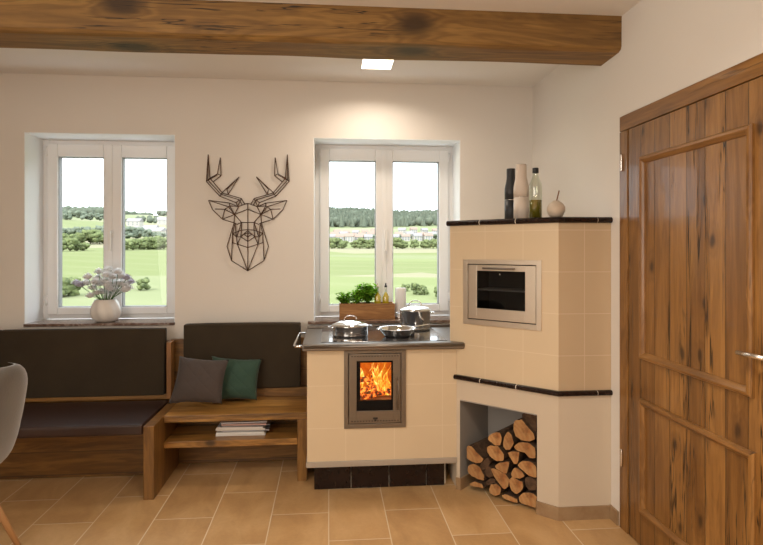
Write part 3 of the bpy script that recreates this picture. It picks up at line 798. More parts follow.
MB().lathe([(.026, 0), (.038, .01), (.0475, .035), (.046, .055), (.034, .075), (.018, .084), (.017, .088), (.012, .088)], (x, y, z), 28).build('pot', M['potwhite'], r)
b = MB(); b.tube([(x+.000, y, z+.07), (x+.004, y, z+.09), (x+.017, y, z+.142)], .0033, 8); b.build('stick', plain('stick_wood', (.22, .08, .03), .5), r)

# ------------------------------------------------------------------ cookware on the worktop
ZT = .8702
def loop_handle(c, w, h, r, ang=0, plane='up'):
    pts = []
    for i in range(13):
        a = PI*i/12; X = -w*math.cos(a); Zz = h*math.sin(a)**.6
        pts.append(Vector((X*math.cos(ang), X*math.sin(ang), Zz)) if plane == 'up' else Vector((Zz*math.cos(ang)-X*math.sin(ang), Zz*math.sin(ang)+X*math.cos(ang), 0)))
    return [Vector(c)+p for p in pts]
cx, cy = .134, 3.62; R = .112
r = empty('casserole', (cx, cy, ZT), 'low polished steel casserole with glass-like lid, left on the hotplate', 'pot')
MB().lathe([(.001, 0), (R-.006, .0), (R-.001, .006), (R, .012), (R, .062), (R+.003, .065), (R-.003, .065)], (cx, cy, ZT), 48).build('body', M['polished'], r)
b = MB(); b.lathe([(R+.004, .066), (R+.003, .069), (R*.85, .079), (R*.5, .090), (R*.2, .095), (.001, .096)], (cx, cy, ZT), 48); l = b.build('lid', M['polished'], r)
b = MB(); b.tube(loop_handle((cx, cy, ZT+.092), .040, .032, .003, .15), .0036, 8); b.build('lid_handle', M['polished'], l)
for a in (0.25, PI+.25):
    b = MB(); b.tube(loop_handle((cx+R*math.cos(a)*.99, cy+R*math.sin(a)*.99, ZT+.058), .034, .028, .003, a, 'flat'), .0036, 8); b.build('side_handle', M['polished'], r)
cx, cy = .425, 3.575; R = .122
r = empty('frying_pan', (cx, cy, ZT), 'shallow flared steel pan standing in the middle of the hotplate', 'pan')
MB().lathe([(.001, 0), (R*.62, 0), (R*.70, .006), (R*.86, .030), (R*.97, .046), (R, .050), (R*.985, .051), (R*.955, .046), (R*.84, .030), (R*.68, .009), (.001, .006)], (cx, cy, ZT), 48, caps=False).build('bowl', M['polished'], r)
b = MB(); b.tube([(cx+R*.93*.8, cy+R*.93*.6, ZT+.044), (cx+.15, cy+.10, ZT+.046), (cx+.205, cy+.15, ZT+.047), (cx+.235, cy+.18, ZT+.046)], .0055, 8); b.build('handle', M['polished'], r)
b = MB(); b.tube(loop_handle((cx-R*.95, cy-.0, ZT+.046), .025, .014, .003, PI, 'flat'), .003, 8); b.build('helper_handle', M['polished'], r)
cx, cy = .578, 3.86; R = .102
r = empty('stock_pot', (cx, cy, ZT), 'tall polished steel stockpot with lid at the back right of the stove', 'pot')
MB().lathe([(.001, 0), (R-.006, .0), (R-.001, .006), (R, .012), (R, .128), (R+.004, .131), (R-.003, .131)], (cx, cy, ZT), 48).build('body', M['polished'], r)
b = MB(); b.lathe([(R+.005, .132), (R+.004, .136), (R*.85, .146), (R*.5, .154), (.001, .157)], (cx, cy, ZT), 48); l = b.build('lid', M['polished'], r)
b = MB(); b.tube(loop_handle((cx, cy, ZT+.153), .042, .040, .003, .1), .0036, 8); b.build('lid_handle', M['polished'], l)
for a in (0.1, PI+.1):
    b = MB(); b.tube(loop_handle((cx+R*math.cos(a)*.99, cy+R*math.sin(a)*.99, ZT+.112), .034, .030, .003, a, 'flat'), .0036, 8); b.build('side_handle', M['polished'], r)

# planter box with herbs
ZS = .9065
x0, x1, y0, y1 = .077, .474, 4.145, 4.285; h = .112; t = .012
r = empty('planter_box', ((x0+x1)/2, (y0+y1)/2, ZS), 'low brown wooden box on the sill behind the stove', 'planter')
b = MB(); b.box(x0, x1, y0, y0+t, ZS, ZS+h); b.box(x0, x1, y1-t, y1, ZS, ZS+h); b.box(x0, x0+t, y0+t, y1-t, ZS, ZS+h); b.box(x1-t, x1, y0+t, y1-t, ZS, ZS+h); b.box(x0+t, x1-t, y0+t, y1-t, ZS, ZS+.01)
b.build('box_walls', M['planter'], r, bevel=.0015)
MB().box(x0+t, .335, y0+t, y1-t, ZS+.01, ZS+h-.02).build('soil', M['soil'], r)
def leaf(b, p, d, L, W, droop=.3, mi=0):
    d = Vector(d).normalized(); side = d.cross(Vector((0, 0, 1)));
    if side.length < .01: side = Vector((1, 0, 0))
    side.normalize(); upv = side.cross(d).normalized()
    vs = []; N = 5
    for i in range(N+1):
        t = i/N; w = W*math.sin(PI*min(1, t*.94+.04))**.8; q = Vector(p)+d*L*t-Vector((0, 0, 1))*droop*L*t*t+upv*0
        vs += [q-side*w+upv*w*.25, q, q+side*w+upv*w*.25]
    fs = []
    for i in range(N):
        for j in range(2): fs.append((i*3+j, i*3+j+1, (i+1)*3+j+1, (i+1)*3+j))
    b.add(vs, fs, None, mi, True)
rng = random.Random(5)
for k, (px, hh, sp) in enumerate([(.12, .105, .075), (.20, .150, .075), (.285, .165, .07)]):
    base = Vector((px, 4.215, ZS+h-.02))
    r = empty('potted_herb', base, ['low sprawling herb with small leaves at the left of the wooden box', 'bushy green herb in the middle of the wooden box', 'tallest broad-leaved green herb in the wooden box'][k], 'plant', 'herbs in the wooden box')
    bs = MB(); bl = MB()
    for i in range(24):
        a = rng.uniform(0, 2*PI); rr = sp*rng.uniform(.2, 1); hgt = hh*rng.uniform(.45, 1)
        tip = base+Vector((math.cos(a)*rr, math.sin(a)*rr*.7, hgt)); mid = base+Vector((math.cos(a)*rr*.35, math.sin(a)*rr*.3, hgt*.55))
        bs.tube([base+Vector((math.cos(a)*.008, math.sin(a)*.008, 0)), mid, tip], .0015, 5)
        for j in range(16):
            t = rng.uniform(.3, 1.0); q = base.lerp(tip, t); aa = rng.uniform(0, 2*PI)
            big = (.75, 1.0, 1.35)[k]
            leaf(bl, q, (math.cos(aa), math.sin(aa)*.8, rng.uniform(.0, 1.0)), .034*big*rng.uniform(.7, 1.1), .0125*big, rng.uniform(.1, .5))
    bs.build('stems', M['stem'], r); bl.build('leaves', M['leaf'], r)
b = MB()
for i, (px, hh, lab) in enumerate([(.355, .175, 'yellow oil bottle nearest the herbs in the wooden box'), (.415, .185, 'yellow oil bottle at the right end of the wooden box')]):
    cx, cy = px, 4.215; z = ZS+.0105
    r = empty('oil_bottle', (cx, cy, z), lab, 'bottle', 'small oil bottles in the wooden box')
    k = .025
    MB().lathe([(.002, 0), (k, .001), (k, .145), (k*.8, .16), (.009, .178), (.008, .215)], (cx, cy, z), 24, caps=False).build('glass', M['bottleglass'], r)
    MB().lathe([(k-.002, .002), (k-.002, .143), (k*.76, .157), (.008, .172), (.006, .178)], (cx, cy, z), 24).build('oil', M['oilyellow'], r)
    MB().lathe([(.010, .213), (.010, .225), (.006, .228), (.005, .245)], (cx, cy, z), 16).build('pourer', M['black'] if i else M['millwhite'], r)
cx, cy = .524, 4.22
r = empty('paper_roll', (cx, cy, ZS), 'upright white paper towel roll on the sill behind the stockpot', 'paper roll')
MB().lathe([(.055, 0), (.055, .008)], (cx, cy, ZS), 28).build('foot', M['chrome'], r)
MB().lathe([(.039, .009), (.040, .012), (.040, .216), (.039, .219), (.017, .219), (.016, .21)], (cx, cy, ZS), 32).build('roll', M['paper'], r)

# ------------------------------------------------------------------ vase with flowers on the left sill
vx, vy = -1.545, 4.19; vz = ZS
N = 48; prof = [(.052, 0), (.070, .008), (.089, .03), (.099, .058), (.096, .09), (.083, .125), (.071, .145), (.069, .153), (.064, .155), (.060, .148)]
b = MB(); vs = []; fs = []
for i, (rr, z) in enumerate(prof):
    for k in range(N):
        a = 2*PI*k/N; tw = a*8+z*26; fac = 1+.05*math.sin(tw)*(1 if 0 < i < 7 else 0)
        vs.append((vx+rr*fac*math.cos(a), vy+rr*fac*math.sin(a), vz+z))
for i in range(len(prof)-1):
    for k in range(N): fs.append((i*N+k, i*N+(k+1) % N, (i+1)*N+(k+1) % N, (i+1)*N+k))
fs.append(tuple(range(N))); b.add(vs, fs, None, 0, True)
o = b.build('flower_vase', M['ceramic']); tag(o, 'round white ribbed ceramic vase holding flowers on the left sill', 'vase')
FL = [(80,285),(88,277),(93,288),(99,272),(104,281),(108,270),(110,289),(113,277),(118,272),(121,283),(127,278),(131,282),(97,293),(90,296),(102,292),(117,290),(125,290),(128,288),(86,283),(106,275),(76,283),(100,284),(114,284),(122,276),(95,282),(107,285),(119,283),(124,284),(98,278),(111,292)]
rng = random.Random(9)
for k, (u, v) in enumerate(FL):
    yy = 4.13+rng.uniform(0, .15); tip = at(u, v, yy); br = rng.uniform(.030, .038)
    base = Vector((vx+rng.uniform(-.03, .03), vy+rng.uniform(-.03, .03), vz+.09))
    r = empty('flower', base, 'pale round bloom in the white ribbed vase', 'flower', 'white flowers in the vase')
    dv = Vector((tip.x-vx, tip.y-vy, 0)); dv = dv.normalized()*min(.048, dv.length*.5); neck = Vector((vx, vy, vz+.162))+dv; mid = neck.lerp(tip, .5)+Vector((dv.x*.2, 0, .004)); bs = MB(); bs.tube([base, neck, mid, tip], .0019, 6); bs.build('stem', M['stem'], r)
    bp = MB(); bp.blob(tip, br*.72, 2, .25, 3, (1, 1, .62), seed=k)
    for i in range(46):
        a = i*2.39996; zz = 1-1.25*i/46; rad = math.sqrt(max(0, 1-zz*zz)); d = Vector((math.cos(a)*rad, math.sin(a)*rad, zz*.7))
        leaf(bp, tip+d*br*.45, d, br*.75, br*.2, .15)
    bp.build('bloom', M['petal_lilac'] if u < 84 or k in (10, 11) else M['petal'], r)

# ------------------------------------------------------------------ deer head wall art
def mir(pts): return [(2*247.7-u, v) for u, v in pts]
ca = lambda x, y: (200+x/7.63, 150+y/7.63)
cb = lambda x, y: (215+x/6.814, 195+y/6.814)
ANT = [[ca(62,35),ca(48,240),ca(150,352),ca(275,402),ca(287,432)], [ca(62,35),ca(76,215),ca(170,328),ca(315,370),ca(340,412)], [ca(62,35),ca(60,230),ca(160,338),ca(300,380),ca(322,420)],
  [ca(76,215),ca(133,182),ca(155,58),ca(160,196),ca(98,245)], [ca(133,182),ca(160,196)], [ca(60,232),ca(133,190)], [ca(165,328),ca(298,205),ca(215,338)], [ca(205,300),ca(298,205)], [ca(205,300),ca(215,338)],
  [ca(300,380),ca(275,402)], [ca(315,370),ca(287,432)], [ca(48,240),ca(76,215)], [ca(150,352),ca(170,328)]]
EAR = [[ca(65,385),ca(225,405),ca(287,432)], [ca(65,385),ca(215,432),ca(265,495)], [ca(65,385),ca(95,455),cb(50,165),cb(130,190)], [cb(50,165),cb(133,133)], [cb(50,165),cb(66,98),cb(133,133)], [cb(0,95),cb(66,98),cb(100,75),cb(155,78)], [cb(100,75),cb(133,133)], [ca(225,405),cb(100,75)]]
HEADL = [[cb(223,57),cb(160,78),cb(133,133),cb(223,97)], [cb(133,133),cb(130,190),cb(82,350),cb(112,447),cb(223,517)], [cb(133,133),cb(180,187),cb(223,187)], [cb(180,187),cb(180,240),cb(120,262),cb(112,447)], [cb(137,190),cb(120,262),cb(120,325),cb(150,335)],
  [cb(137,190),cb(145,285),cb(152,335),cb(223,358)], [cb(152,335),cb(223,517)], [cb(145,285),cb(175,285),cb(223,242)], [cb(175,285),cb(223,317)], [cb(175,285),cb(152,335)], [cb(180,240),cb(223,236)], [cb(120,262),cb(145,285)], [cb(180,187),cb(150,280)], [cb(180,240),cb(175,285)], [cb(195,268),cb(223,258)], [cb(195,268),cb(223,285)], [cb(130,190),cb(150,200),cb(180,187)]]
deer = empty('deer_wall_art', at(247.7, 215, 4.08), 'dark metal wire deer head with antlers hung between the windows', 'wall art')
def wires(lst, name):
    b = MB()
    for pl in lst:
        for i in range(len(pl)-1):
            b.tube([at(pl[i][0], pl[i][1], 4.087), at(pl[i+1][0], pl[i+1][1], 4.087)], .0031, 6)
    return b.build(name, M['iron'], deer)
wires(ANT, 'antler'); wires([mir(p) for p in ANT], 'antler'); wires(EAR, 'ear'); wires([mir(p) for p in EAR], 'ear')
wires(HEADL+[mir(p) for p in HEADL]+[[cb(223,57),cb(223,517)]], 'head')

# ------------------------------------------------------------------ benches
def cushion(b, x0, x1, y0, y1, z0, z1, T=None):
    """rounded box with slightly bulging faces"""
    nx, ny, nz = 16, 6, 6; 
    def pt(a, c, e):
        bulge = lambda t: 1-abs(2*t-1)**4
        X = x0+(x1-x0)*a; Y = y0+(y1-y0)*c; Z = z0+(z1-z0)*e
        dx, dy, dz = x1-x0, y1-y0, z1-z0; m = min(dx, dy, dz)*.06
        Y += (2*c-1)*m*bulge(a)*bulge(e); Z += (2*e-1)*m*bulge(a)*bulge(c)
        return (X, Y, Z)
    idx = {}; vs = []; fs = []
    def gi(i, j, k):
        if (i, j, k) not in idx: idx[(i, j, k)] = len(vs); vs.append(pt(i/nx, j/ny, k/nz))
        return idx[(i, j, k)]
    for i in range(nx):
        for j in range(ny):
            for k in (0, nz): fs.append((gi(i, j, k), gi(i+1, j, k), gi(i+1, j+1, k), gi(i, j+1, k)))
        for k in range(nz):
            for j in (0, ny): fs.append((gi(i, j, k), gi(i+1, j, k), gi(i+1, j, k+1), gi(i, j, k+1)))
    for j in range(ny):
        for k in range(nz):
            for i in (0, nx): fs.append((gi(i, j, k), gi(i, j+1, k), gi(i, j+1, k+1), gi(i, j, k+1)))
    b.add(vs, fs, T, 0, False); return b
def leanT(y, z, a):   # lean about an x-parallel axis
    c, s = math.cos(a), math.sin(a)
    return lambda p: Vector((p.x, y+(p.y-y)*c+(p.z-z)*s, z-(p.y-y)*s+(p.z-z)*c))
# long bench at the left
XE = -2.95
lb = empty('corner_bench', (-2.0, 3.7, 0), 'long wooden bench with brown leather seat under the left window', 'bench')
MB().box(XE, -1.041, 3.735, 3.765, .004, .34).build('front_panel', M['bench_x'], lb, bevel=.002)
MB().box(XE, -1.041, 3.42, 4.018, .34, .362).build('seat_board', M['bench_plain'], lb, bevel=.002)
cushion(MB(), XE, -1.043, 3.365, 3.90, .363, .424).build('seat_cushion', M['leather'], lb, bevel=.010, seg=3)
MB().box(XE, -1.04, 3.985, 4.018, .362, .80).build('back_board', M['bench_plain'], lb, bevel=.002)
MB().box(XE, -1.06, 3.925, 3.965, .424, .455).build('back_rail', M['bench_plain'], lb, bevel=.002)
for (a, c) in ((-2.105, -1.075), (XE, -2.115)):
    cushion(MB(), a, c, 3.915, 3.975, .452, .886, T=leanT(3.945, .452, .03)).build('back_cushion', M['backfab'], lb, bevel=.008, seg=3)
# shelf bench
sb = empty('shelf_bench', (-.6, 3.75, 0), 'low wooden bench with an open shelf between long bench and stove', 'bench')
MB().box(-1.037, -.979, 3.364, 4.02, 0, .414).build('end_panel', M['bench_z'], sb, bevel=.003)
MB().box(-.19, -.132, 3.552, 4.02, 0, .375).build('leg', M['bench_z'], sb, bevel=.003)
MB().box(-.978, -.132, 3.552, 4.02, .376, .416).build('seat_board', M['bench_top'], sb, bevel=.003)
MB().box(-.978, -.191, 3.56, 3.90, .221, .259).build('shelf', M['bench_top'], sb, bevel=.002)
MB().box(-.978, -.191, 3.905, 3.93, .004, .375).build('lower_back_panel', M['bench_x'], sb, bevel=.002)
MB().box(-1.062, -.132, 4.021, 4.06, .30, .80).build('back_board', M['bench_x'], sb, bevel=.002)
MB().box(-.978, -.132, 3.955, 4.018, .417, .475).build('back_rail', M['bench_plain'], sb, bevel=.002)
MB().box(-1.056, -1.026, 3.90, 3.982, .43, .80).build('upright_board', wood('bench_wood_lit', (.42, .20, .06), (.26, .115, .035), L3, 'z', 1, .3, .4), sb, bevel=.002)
cushion(MB(), -.958, -.190, 3.935, 4.015, .480, .908, T=leanT(3.96, .48, .015)).build('back_cushion', M['backfab'], sb, bevel=.008, seg=3)

# pillows
def pillow(name, corners, y_bot, y_top, mat, label, thick=.075):
    TL, TR, BR, BL = corners
    P = [at(TL[0], TL[1], y_top), at(TR[0], TR[1], y_top), at(BR[0], BR[1], y_bot), at(BL[0], BL[1], y_bot)]
    nrm = (P[1]-P[0]).cross(P[3]-P[0]).normalized()
    if nrm.y > 0: nrm = -nrm
    N = 22; vs = []; fs = []
    for side in (1, -1):
        for i in range(N+1):
            for j in range(N+1):
                s, t = i/N, j/N; a, c = 2*s-1, 2*t-1
                pin = .09
                s2 = .5+(a*(1-pin*(1-c*c)))/2; t2 = .5+(c*(1-pin*(1-a*a)))/2
                q = P[0]*(1-s2)*(1-t2)+P[1]*s2*(1-t2)+P[2]*s2*t2+P[3]*(1-s2)*t2
                th = thick*((1-abs(a)**2.6)*(1-abs(c)**2.6))**.55
                th *= 1+.10*mnoise.noise(Vector((a*2.1, c*2.1, side+P[0].x*9)))
                q = q+nrm*side*th+Vector((0, 0, .004*mnoise.noise(Vector((a*5, c*5, 3)))))
                vs.append(q)
    K = (N+1)**2
    for sd in range(2):
        for i in range(N):
            for j in range(N): fs.append(tuple(sd*K+q for q in (i*(N+1)+j, (i+1)*(N+1)+j, (i+1)*(N+1)+j+1, i*(N+1)+j+1)))
    b = MB(); b.add(vs, fs, None, 0, True)
    zmin = min(v.z for v in b.v); dz = max(0, .420-zmin)
    for v in b.v: v.z += dz
    o = b.build(name, mat); 
    bm = bmesh.new(); bm.from_mesh(o.data); bmesh.ops.remove_doubles(bm, verts=bm.verts, dist=.0005); bmesh.ops.recalc_face_normals(bm, faces=bm.faces); bm.to_mesh(o.data); bm.free()
    tag(o, label, 'cushion')
pillow('throw_pillow', [(211.5, 356), (262, 359), (257, 400), (213, 401)], 3.80, 3.885, M['pillow_green'], 'dark green quilted throw pillow leaning on the bench back', .06)
pillow('throw_pillow', [(179.5, 356), (229, 359.5), (222, 404), (168, 404)], 3.655, 3.75, M['pillow_grey'], 'grey brown quilted throw pillow in front of the green one', .06)

# magazines
z = .2605; rng = random.Random(4)
cols = [(.72, .70, .66), (.78, .76, .72), (.35, .34, .36), (.70, .66, .60), (.76, .72, .68), (.30, .28, .28), (.62, .40, .36), (.66, .66, .70)]
nm = ['bottom magazine, its white spine on the bench shelf', 'second magazine from the bottom of the shelf stack', 'dark magazine third from the bottom of the stack', 'fourth magazine from the bottom of the shelf stack', 'fifth magazine from the bottom, lying askew', 'thin dark magazine third from the top', 'reddish magazine second from the top of the stack', 'topmost magazine of the stack on the bench shelf']
for k in range(8):
    h = (.010, .012, .008, .011, .012, .007, .010, .009)[k]; cx = -.53+rng.uniform(-.018, .018); cy = 3.745+rng.uniform(-.01, .01); w = (.300, .290, .285, .30, .28, .29, .27, .28)[k]
    rt = Matrix.Translation((cx, cy, 0)) @ Matrix.Rotation(rng.uniform(-.05, .05), 4, 'Z')
    r = empty('magazine', (cx, cy, z), nm[k], 'magazine', 'magazines stacked on the bench shelf')
    b = MB(); b.box(-w/2+.002, w/2-.002, -.103, .103, z+.0012, z+h-.0012, T=rt); b.build('pages', M['paper'], r)
    b = MB(); b.box(-w/2, w/2, -.105, .105, z, z+.0012, T=rt); b.box(-w/2, w/2, -.105, .105, z+h-.0012, z+h, T=rt); b.box(-w/2, w/2, -.105, -.1035, z, z+h, T=rt)
    b.build('cover', plain('magazine_cover_%d' % k, cols[k], .3), r)
    z += h+.0004

# ------------------------------------------------------------------ dining chair at the left edge (faces left)
chx, chy = -1.632, 2.60
ch = empty('dining_chair', (chx, chy, 0), 'grey upholstered shell chair with tapered wooden legs at the left edge', 'chair')
# shell: swept seat + back; parameter t along profile from the front edge of the seat to the top of the back, s across
prof = [(-.27, .455), (-.20, .452), (-.08, .442), (.05, .436), (.13, .448), (.19, .49), (.225, .56), (.25, .64), (.27, .73), (.288, .83), (.294, .915)]
def interp(t):
    f = t*(len(prof)-1); i = min(int(f), len(prof)-2); g = f-i
    p0 = prof[max(0, i-1)]; p1 = prof[i]; p2 = prof[i+1]; p3 = prof[min(len(prof)-1, i+2)]
    return tuple(.5*((2*p1[q])+(p2[q]-p0[q])*g+(2*p0[q]-5*p1[q]+4*p2[q]-p3[q])*g*g+(3*p1[q]-p0[q]-3*p2[q]+p3[q])*g**3) for q in (0, 1))
NT_, NS = 40, 20; vs = []; fs = []
for side in (0, 1):
    for i in range(NT_+1):
        t = i/NT_; x, z = interp(t); x2, z2 = interp(min(1, t+.01)); x1_, z1_ = interp(max(0, t-.01)); tx, tz = x2-x1_, z2-z1_; l = math.hypot(tx, tz); nx, nz = tz/l, -tx/l
        hw = .235 if t < .6 else .235-.045*((t-.6)/.4)**2
        endr = 1-(max(0, t-.86)/.14)**2.6*.62 if t > .86 else (1-((.08-t)/.08)**2*.15 if t < .08 else 1)
        for j in range(NS+1):
            s = 2*j/NS-1
            y = s*hw*endr
            wrap = .06*abs(s)**2.5*max(0, min(1, (t-.3)/.4))
            lift = .03*abs(s)**3*(1-max(0, min(1, (t-.35)/.3)))
            th = (.022 if side else -.022)*(1-abs(s)**6*.8)*(1 if t < .93 else 1-((t-.93)/.07)**2*.8)
            vs.append((chx+x-wrap+nx*th, chy+y, z+lift+nz*th))
W = NS+1; K = (NT_+1)*W
for i in range(NT_):
    for j in range(NS):
        q = (i*W+j, (i+1)*W+j, (i+1)*W+j+1, i*W+j+1); fs.append(q); fs.append(tuple(K+a for a in q[::-1]))
for i in range(NT_):
    for j in (0, NS): fs.append((i*W+j, (i+1)*W+j, K+(i+1)*W+j, K+i*W+j))
for j in range(NS):
    for i in (0, NT_): fs.append((i*W+j, i*W+j+1, K+i*W+j+1, K+i*W+j))
b = MB(); b.add(vs, fs, None, 0, True); b.build('seat_shell', M['chairfab'], ch)
MB().box(chx-.16, chx+.14, chy-.14, chy+.14, .395, .412).build('seat_plate', M['black'], ch, bevel=.004)
for sx in (-1, 1):
    for sy in (-1, 1):
        b = MB(); b.tube([(chx+sx*.09, chy+sy*.12, .40), (chx+sx*.255, chy+sy*.18, .002)], .019, 12, r2=.011); b.build('leg', M['beech'], ch)

# ------------------------------------------------------------------ landscape outside
PROF_R = [(12, -9.4), (40, -9.0), (93, -7.6), (140, -5.2), (200, -3.6), (280, -.6), (350, 2.2), (420, 5.0), (520, 10.5), (600, 18), (700, 29), (850, 45), (1000, 58), (1150, 70), (1400, 55)]
PROF_L = [(12, -9.4), (40, -9.0), (93, -7.6), (140, -5.2), (200, -3.3), (300, 1.2), (380, 5.5), (450, 9.5), (600, 22), (700, 30), (850, 41), (1000, 50), (1100, 55), (1400, 40)]
def pl(P, d):
    if d <= P[0][0]: return P[0][1]
    for (a, z0), (c, z1) in zip(P, P[1:]):
        if d <= c: return z0+(z1-z0)*(d-a)/(c-a)
    return P[-1][1]
def terr(x, y):
    d = math.hypot(x, y); a = math.atan2(x, y)
    w = max(0, min(1, (a+.27)/.22)); w = w*w*(3-2*w)
    z = pl(PROF_L, d)*(1-w)+pl(PROF_R, d)*w
    n = mnoise.noise(Vector((x/170, y/170, 0)))
    amp = max(0, min(1, (d-120)/700))
    z += n*amp*16*(.35+.65*(1-w)) - max(0, a-.02)*min(1, max(0, d-700)/300)*50*math.exp(-((a-.10)/.07)**2)
    return z
def gp(u, d):
    r = ray(u, 249); h = math.hypot(r.x, r.y); x, y = r.x/h*d, r.y/h*d
    return Vector((x, y, terr(x, y)))
b = MB(); vs = []; fs = []; NA, ND = 120, 110
for i in range(ND+1):
    d = 12*(1500/12)**(i/ND)
    for j in range(NA+1):
        a = -1.15+2.3*j/NA; x, y = d*math.sin(a), d*math.cos(a); vs.append((x, y, terr(x, y)))
for i in range(ND):
    for j in range(NA): fs.append((i*(NA+1)+j, i*(NA+1)+j+1, (i+1)*(NA+1)+j+1, (i+1)*(NA+1)+j))
b.add(vs, fs, None, 0, True)
def ground_mat():
    t = NT('fields'); P = t.pos(); p = t.sep(P)
    warp = t.n('ShaderNodeVectorMath', operation='ADD')
    sv = t.comb(t.math('MULTIPLY', p[0], .55), p[1], 0.0); t.put(warp.inputs[0], sv)
    sc = t.n('ShaderNodeVectorMath', operation='SCALE'); t.put(sc.inputs[0], t.noise(sv, .01, 2, out='Color')); sc.inputs['Scale'].default_value = 30
    t.put(warp.inputs[1], sc.outputs[0])
    vo = t.n('ShaderNodeTexVoronoi', feature='F1'); vo.inputs['Scale'].default_value = .019; t.put(vo.inputs['Vector'], warp.outputs[0])
    cs = t.n('ShaderNodeSeparateColor'); t.put(cs.inputs[0], vo.outputs['Color'])
    c = t.ramp(cs.outputs[0], [(0, (.155, .18, .075)), (.35, (.178, .205, .088)), (.55, (.165, .19, .082)), (.72, (.25, .225, .15)), (.85, (.19, .21, .11))], 'CONSTANT')
    n = t.noise(P, .05, 5, .65); n2 = t.noise(P, 1.2, 3)
    c = t.mix(t.math('MULTIPLY', n, .35), c, (.26, .245, .165)); c = t.mix(t.math('MULTIPLY', n2, .25), c, (.11, .14, .05))
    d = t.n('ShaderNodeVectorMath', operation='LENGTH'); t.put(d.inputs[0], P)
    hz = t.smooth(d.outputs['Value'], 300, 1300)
    c = t.mix(t.math('MULTIPLY', hz, .5), c, (.30, .31, .25))  # haze of distance mixed into the field colour
    st = t.math('SINE', t.math('MULTIPLY', t.math('ADD', t.math('MULTIPLY', p[1], .9), t.math('MULTIPLY', p[0], .35)), .35)); c = t.mix(t.math('MULTIPLY', t.smooth(st, .2, 1.0), .10), c, (.30, .29, .18))
    return t.bsdf(c, 1.0, spec=0)
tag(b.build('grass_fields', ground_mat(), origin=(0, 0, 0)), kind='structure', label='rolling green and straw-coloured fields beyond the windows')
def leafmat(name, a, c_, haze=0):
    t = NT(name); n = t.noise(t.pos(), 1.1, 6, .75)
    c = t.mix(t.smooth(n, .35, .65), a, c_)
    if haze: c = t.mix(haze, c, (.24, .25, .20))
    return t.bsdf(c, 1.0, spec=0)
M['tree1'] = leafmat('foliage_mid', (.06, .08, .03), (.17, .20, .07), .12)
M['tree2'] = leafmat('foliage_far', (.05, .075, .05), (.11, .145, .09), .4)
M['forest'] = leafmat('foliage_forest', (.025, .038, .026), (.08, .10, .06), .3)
M['trunk'] = plain('tree_trunk', (.10, .07, .05), .9)
def tree(u, d, h, w, mat, label, group, name='tree', seed=0, low=False):
    p = gp(u, d); r = empty(name, p, label, 'tree' if name == 'tree' else 'bush', group); rg = random.Random(seed)
    if not low:
        b = MB(); b.tube([p-Vector((0, 0, .3)), p+Vector((0, 0, h*.55))], h*.035, 6, r2=h*.015); b.build('trunk', M['trunk'], r)
    b = MB()
    for i in range(22):
        a = rg.uniform(0, 2*PI); q = rg.uniform(.05, .38)*w; zz = rg.uniform(.22 if not low else .16, .80)*h
        b.blob(p+Vector((math.cos(a)*q, math.sin(a)*q, zz)), w*rg.uniform(.14, .23), 2, .45, 3.2, (1, 1, min(1.2, .9*h/w)), seed=seed+i)
    b.build('crown', mat, r)
rng = random.Random(21); sd = 0
# left window: rows of hedgerow trees
def row(us, d, hh, mat, label, group, jd=14, name='tree', low=False, wr=1.0):
    global sd
    for u in us:
        sd += 1; h = hh*rng.uniform(.75, 1.2)
        tree(u+rng.uniform(-1.2, 1.2), d+rng.uniform(-jd, jd), h, h*wr*(1 if low else 1.15)*rng.uniform(.9, 1.25), mat, label, group, name, sd, low)
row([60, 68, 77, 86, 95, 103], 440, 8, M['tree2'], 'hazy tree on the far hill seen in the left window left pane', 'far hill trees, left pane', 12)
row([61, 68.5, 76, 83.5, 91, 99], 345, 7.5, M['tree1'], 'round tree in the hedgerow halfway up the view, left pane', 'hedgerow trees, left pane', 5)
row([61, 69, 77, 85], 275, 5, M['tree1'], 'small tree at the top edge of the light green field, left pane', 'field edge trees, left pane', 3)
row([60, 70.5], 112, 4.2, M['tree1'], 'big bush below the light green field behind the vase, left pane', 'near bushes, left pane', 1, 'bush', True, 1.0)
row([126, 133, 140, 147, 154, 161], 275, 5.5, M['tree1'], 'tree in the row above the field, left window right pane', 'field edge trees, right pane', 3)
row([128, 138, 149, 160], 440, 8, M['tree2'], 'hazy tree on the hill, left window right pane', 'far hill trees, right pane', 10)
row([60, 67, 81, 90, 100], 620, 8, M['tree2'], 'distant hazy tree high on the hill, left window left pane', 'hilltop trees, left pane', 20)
row([144], 118, 2.2, M['tree1'], 'round green bush beside the pale track, left window right pane', None, 0, 'bush', True, 1.1)
# right window
row([331, 337.5, 344, 354, 360.5, 367, 373.5], 335, 6.6, M['tree1'], 'broad tree in the row along the valley, right window left pane', 'valley trees, left pane of right window', 2)
row([396, 402, 414, 426, 433], 335, 6.4, M['tree1'], 'broad tree in the row along the valley, right window right pane', 'valley trees, right pane of right window', 2)
row([417, 424], 106, 2.2, M['tree1'], 'low round bush in the near field, right window right pane', 'near field bushes', 1, 'bush', True, .75)
row([438], 100, 3.0, M['tree1'], 'pale bush at the right edge of the right window', None, 1, 'bush', True, .8)
row([404], 112, 1.8, M['tree1'], 'small bush just right of the window mullion above the paper roll', None, 1, 'bush', True, 1.2)
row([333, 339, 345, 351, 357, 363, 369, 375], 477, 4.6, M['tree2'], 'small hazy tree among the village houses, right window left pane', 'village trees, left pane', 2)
row([398, 405, 412, 420, 427, 434], 480, 4.6, M['tree2'], 'small hazy tree among the village houses, right window right pane', 'village trees, right pane', 2)
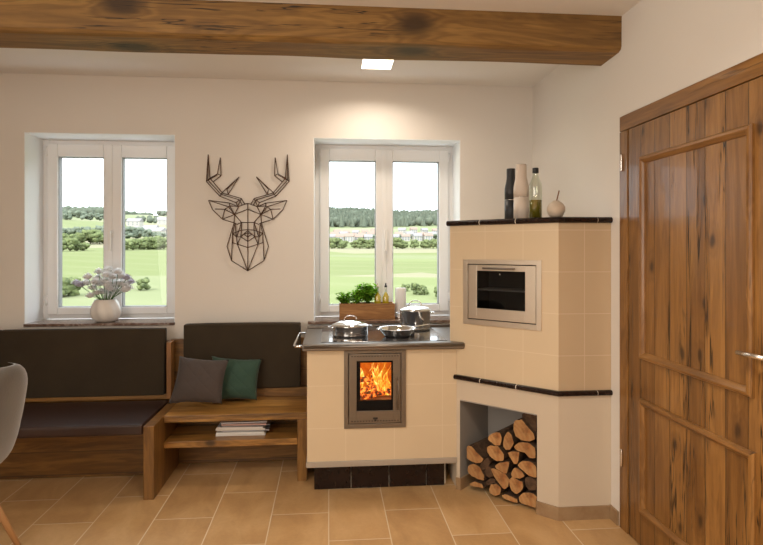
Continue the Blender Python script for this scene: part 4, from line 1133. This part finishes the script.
# forest on the far hills: nobody could count it
def forest(u0, u1, d0, d1, n, name, label, hh=15, conifer=True, gate=-1):
    rg = random.Random(int(u0)+n); b = MB()
    for i in range(n):
        u = rg.uniform(u0, u1); d = d0+(d1-d0)*rg.random()**.8; p = gp(u, d)
        if gate > -1 and mnoise.noise(Vector((p.x/70, p.y/70, 4))) < gate: continue
        h = hh*rg.uniform(.6, 1.2)
        if conifer and rg.random() < .75: b.lathe([(h*.24, h*.05), (h*.17, h*.45), (h*.02, h)], p, 6, caps=False)
        else: b.blob(p+Vector((0, 0, h*.4)), h*.42, 1, .3, 2, seed=i % 17)
    tag(b.build(name, M['forest'], origin=(0, 0, 0)), label, 'forest', kind='stuff')
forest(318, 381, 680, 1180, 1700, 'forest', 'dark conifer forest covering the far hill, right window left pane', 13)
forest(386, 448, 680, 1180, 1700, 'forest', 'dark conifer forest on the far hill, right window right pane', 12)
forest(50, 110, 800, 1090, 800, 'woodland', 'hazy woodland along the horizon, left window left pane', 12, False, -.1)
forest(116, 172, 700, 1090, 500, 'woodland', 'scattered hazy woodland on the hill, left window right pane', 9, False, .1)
# village houses
M['hwall'] = plain('house_wall', (.38, .35, .31), .9); M['hroof'] = plain('house_roof', (.27, .19, .15), .9); M['hroof2'] = plain('house_roof_grey', (.24, .22, .22), .9); M['hwin'] = plain('house_window', (.15, .16, .18), .4)
def house(u, d, w, h, label, group, rot, roof):
    p = gp(u, d); r = empty('house', p, label, 'house', group); rt = Matrix.Translation(p) @ Matrix.Rotation(rot, 4, 'Z')
    dp = w*.7; b = MB(); b.box(-w/2, w/2, -dp/2, dp/2, -2, h, T=rt); wl = b.build('house_wall', M['hwall'], r)
    b = MB(); o = .4; rh = h*.62
    b.add([(-w/2-o, -dp/2-o, h), (w/2+o, -dp/2-o, h), (w/2+o, dp/2+o, h), (-w/2-o, dp/2+o, h), (-w/2-o, 0, h+rh), (w/2+o, 0, h+rh)], [(0, 1, 5, 4), (2, 3, 4, 5), (0, 4, 3), (1, 2, 5), (0, 3, 2, 1)], rt)
    b.build('house_roof', roof, r)
    b = MB()
    for k in range(3):
        for zz in (h*.2, h*.6):
            x = -w*.33+k*w*.33; b.box(x-.5, x+.5, -dp/2-.05, -dp/2, zz, zz+1.1, T=rt)
    b.build('house_windows', M['hwin'], r)
rng = random.Random(33)
for k in range(15):
    u = 331+9.3*(k//3)+3.1*(k % 3)+rng.uniform(-.3, .3)
    house(u, (450, 500, 560)[k % 3]+rng.uniform(-5, 5), rng.uniform(5.8, 6.8), rng.uniform(3.4, 4.4), 'pale village house below the forest, right window left pane', 'village houses, left pane', rng.uniform(-.3, .3), M['hroof'] if k % 4 else M['hroof2'])
for k in range(12):
    u = 395+11*(k//3)+3.6*(k % 3)+rng.uniform(-.3, .3)
    house(u, (455, 505, 575)[k % 3]+rng.uniform(-5, 5), rng.uniform(5.8, 7.2), rng.uniform(3.4, 4.4), 'pale village house below the forest, right window right pane', 'village houses, right pane', rng.uniform(-.3, .3), M['hroof'] if k % 2 else M['hroof2'])
for k, (u, d) in enumerate([(143, 500), (151, 520), (158, 490), (135, 570), (164, 600)]):
    house(u, d, 12, 4.5, 'pale farmhouse among the trees on the hill, left window right pane', 'farmhouses on the hill', rng.uniform(-.5, .5), M['hroof2'])

# ------------------------------------------------------------------ sky, sun, camera
w = bpy.data.worlds.new('sky'); bpy.context.scene.world = w; w.use_nodes = True
bg = w.node_tree.nodes['Background']; bg.inputs[0].default_value = (.84, .93, 1.0, 1); bg.inputs[1].default_value = 4.2
L = bpy.data.lights.new('sun', 'SUN'); L.energy = 3.2; L.angle = .02; L.color = (1, .96, .88)
o = bpy.data.objects.new('sun', L); C.objects.link(o); o.rotation_euler = (math.radians(48), 0, math.radians(-35))
cam = bpy.data.cameras.new('camera'); co = bpy.data.objects.new('camera', cam); C.objects.link(co)
co.location = (0, 0, EYE); co.rotation_euler = (PI/2, 0, -math.atan2(CS, CC))
cam.sensor_width = 36; cam.lens = 36*F/763; cam.shift_y = (V0-272.5)/763; cam.clip_end = 5000; cam.clip_start = .05
sc = bpy.context.scene; sc.camera = co
sc.view_settings.view_transform = 'Standard'; sc.view_settings.look = 'None'; sc.view_settings.exposure = 0
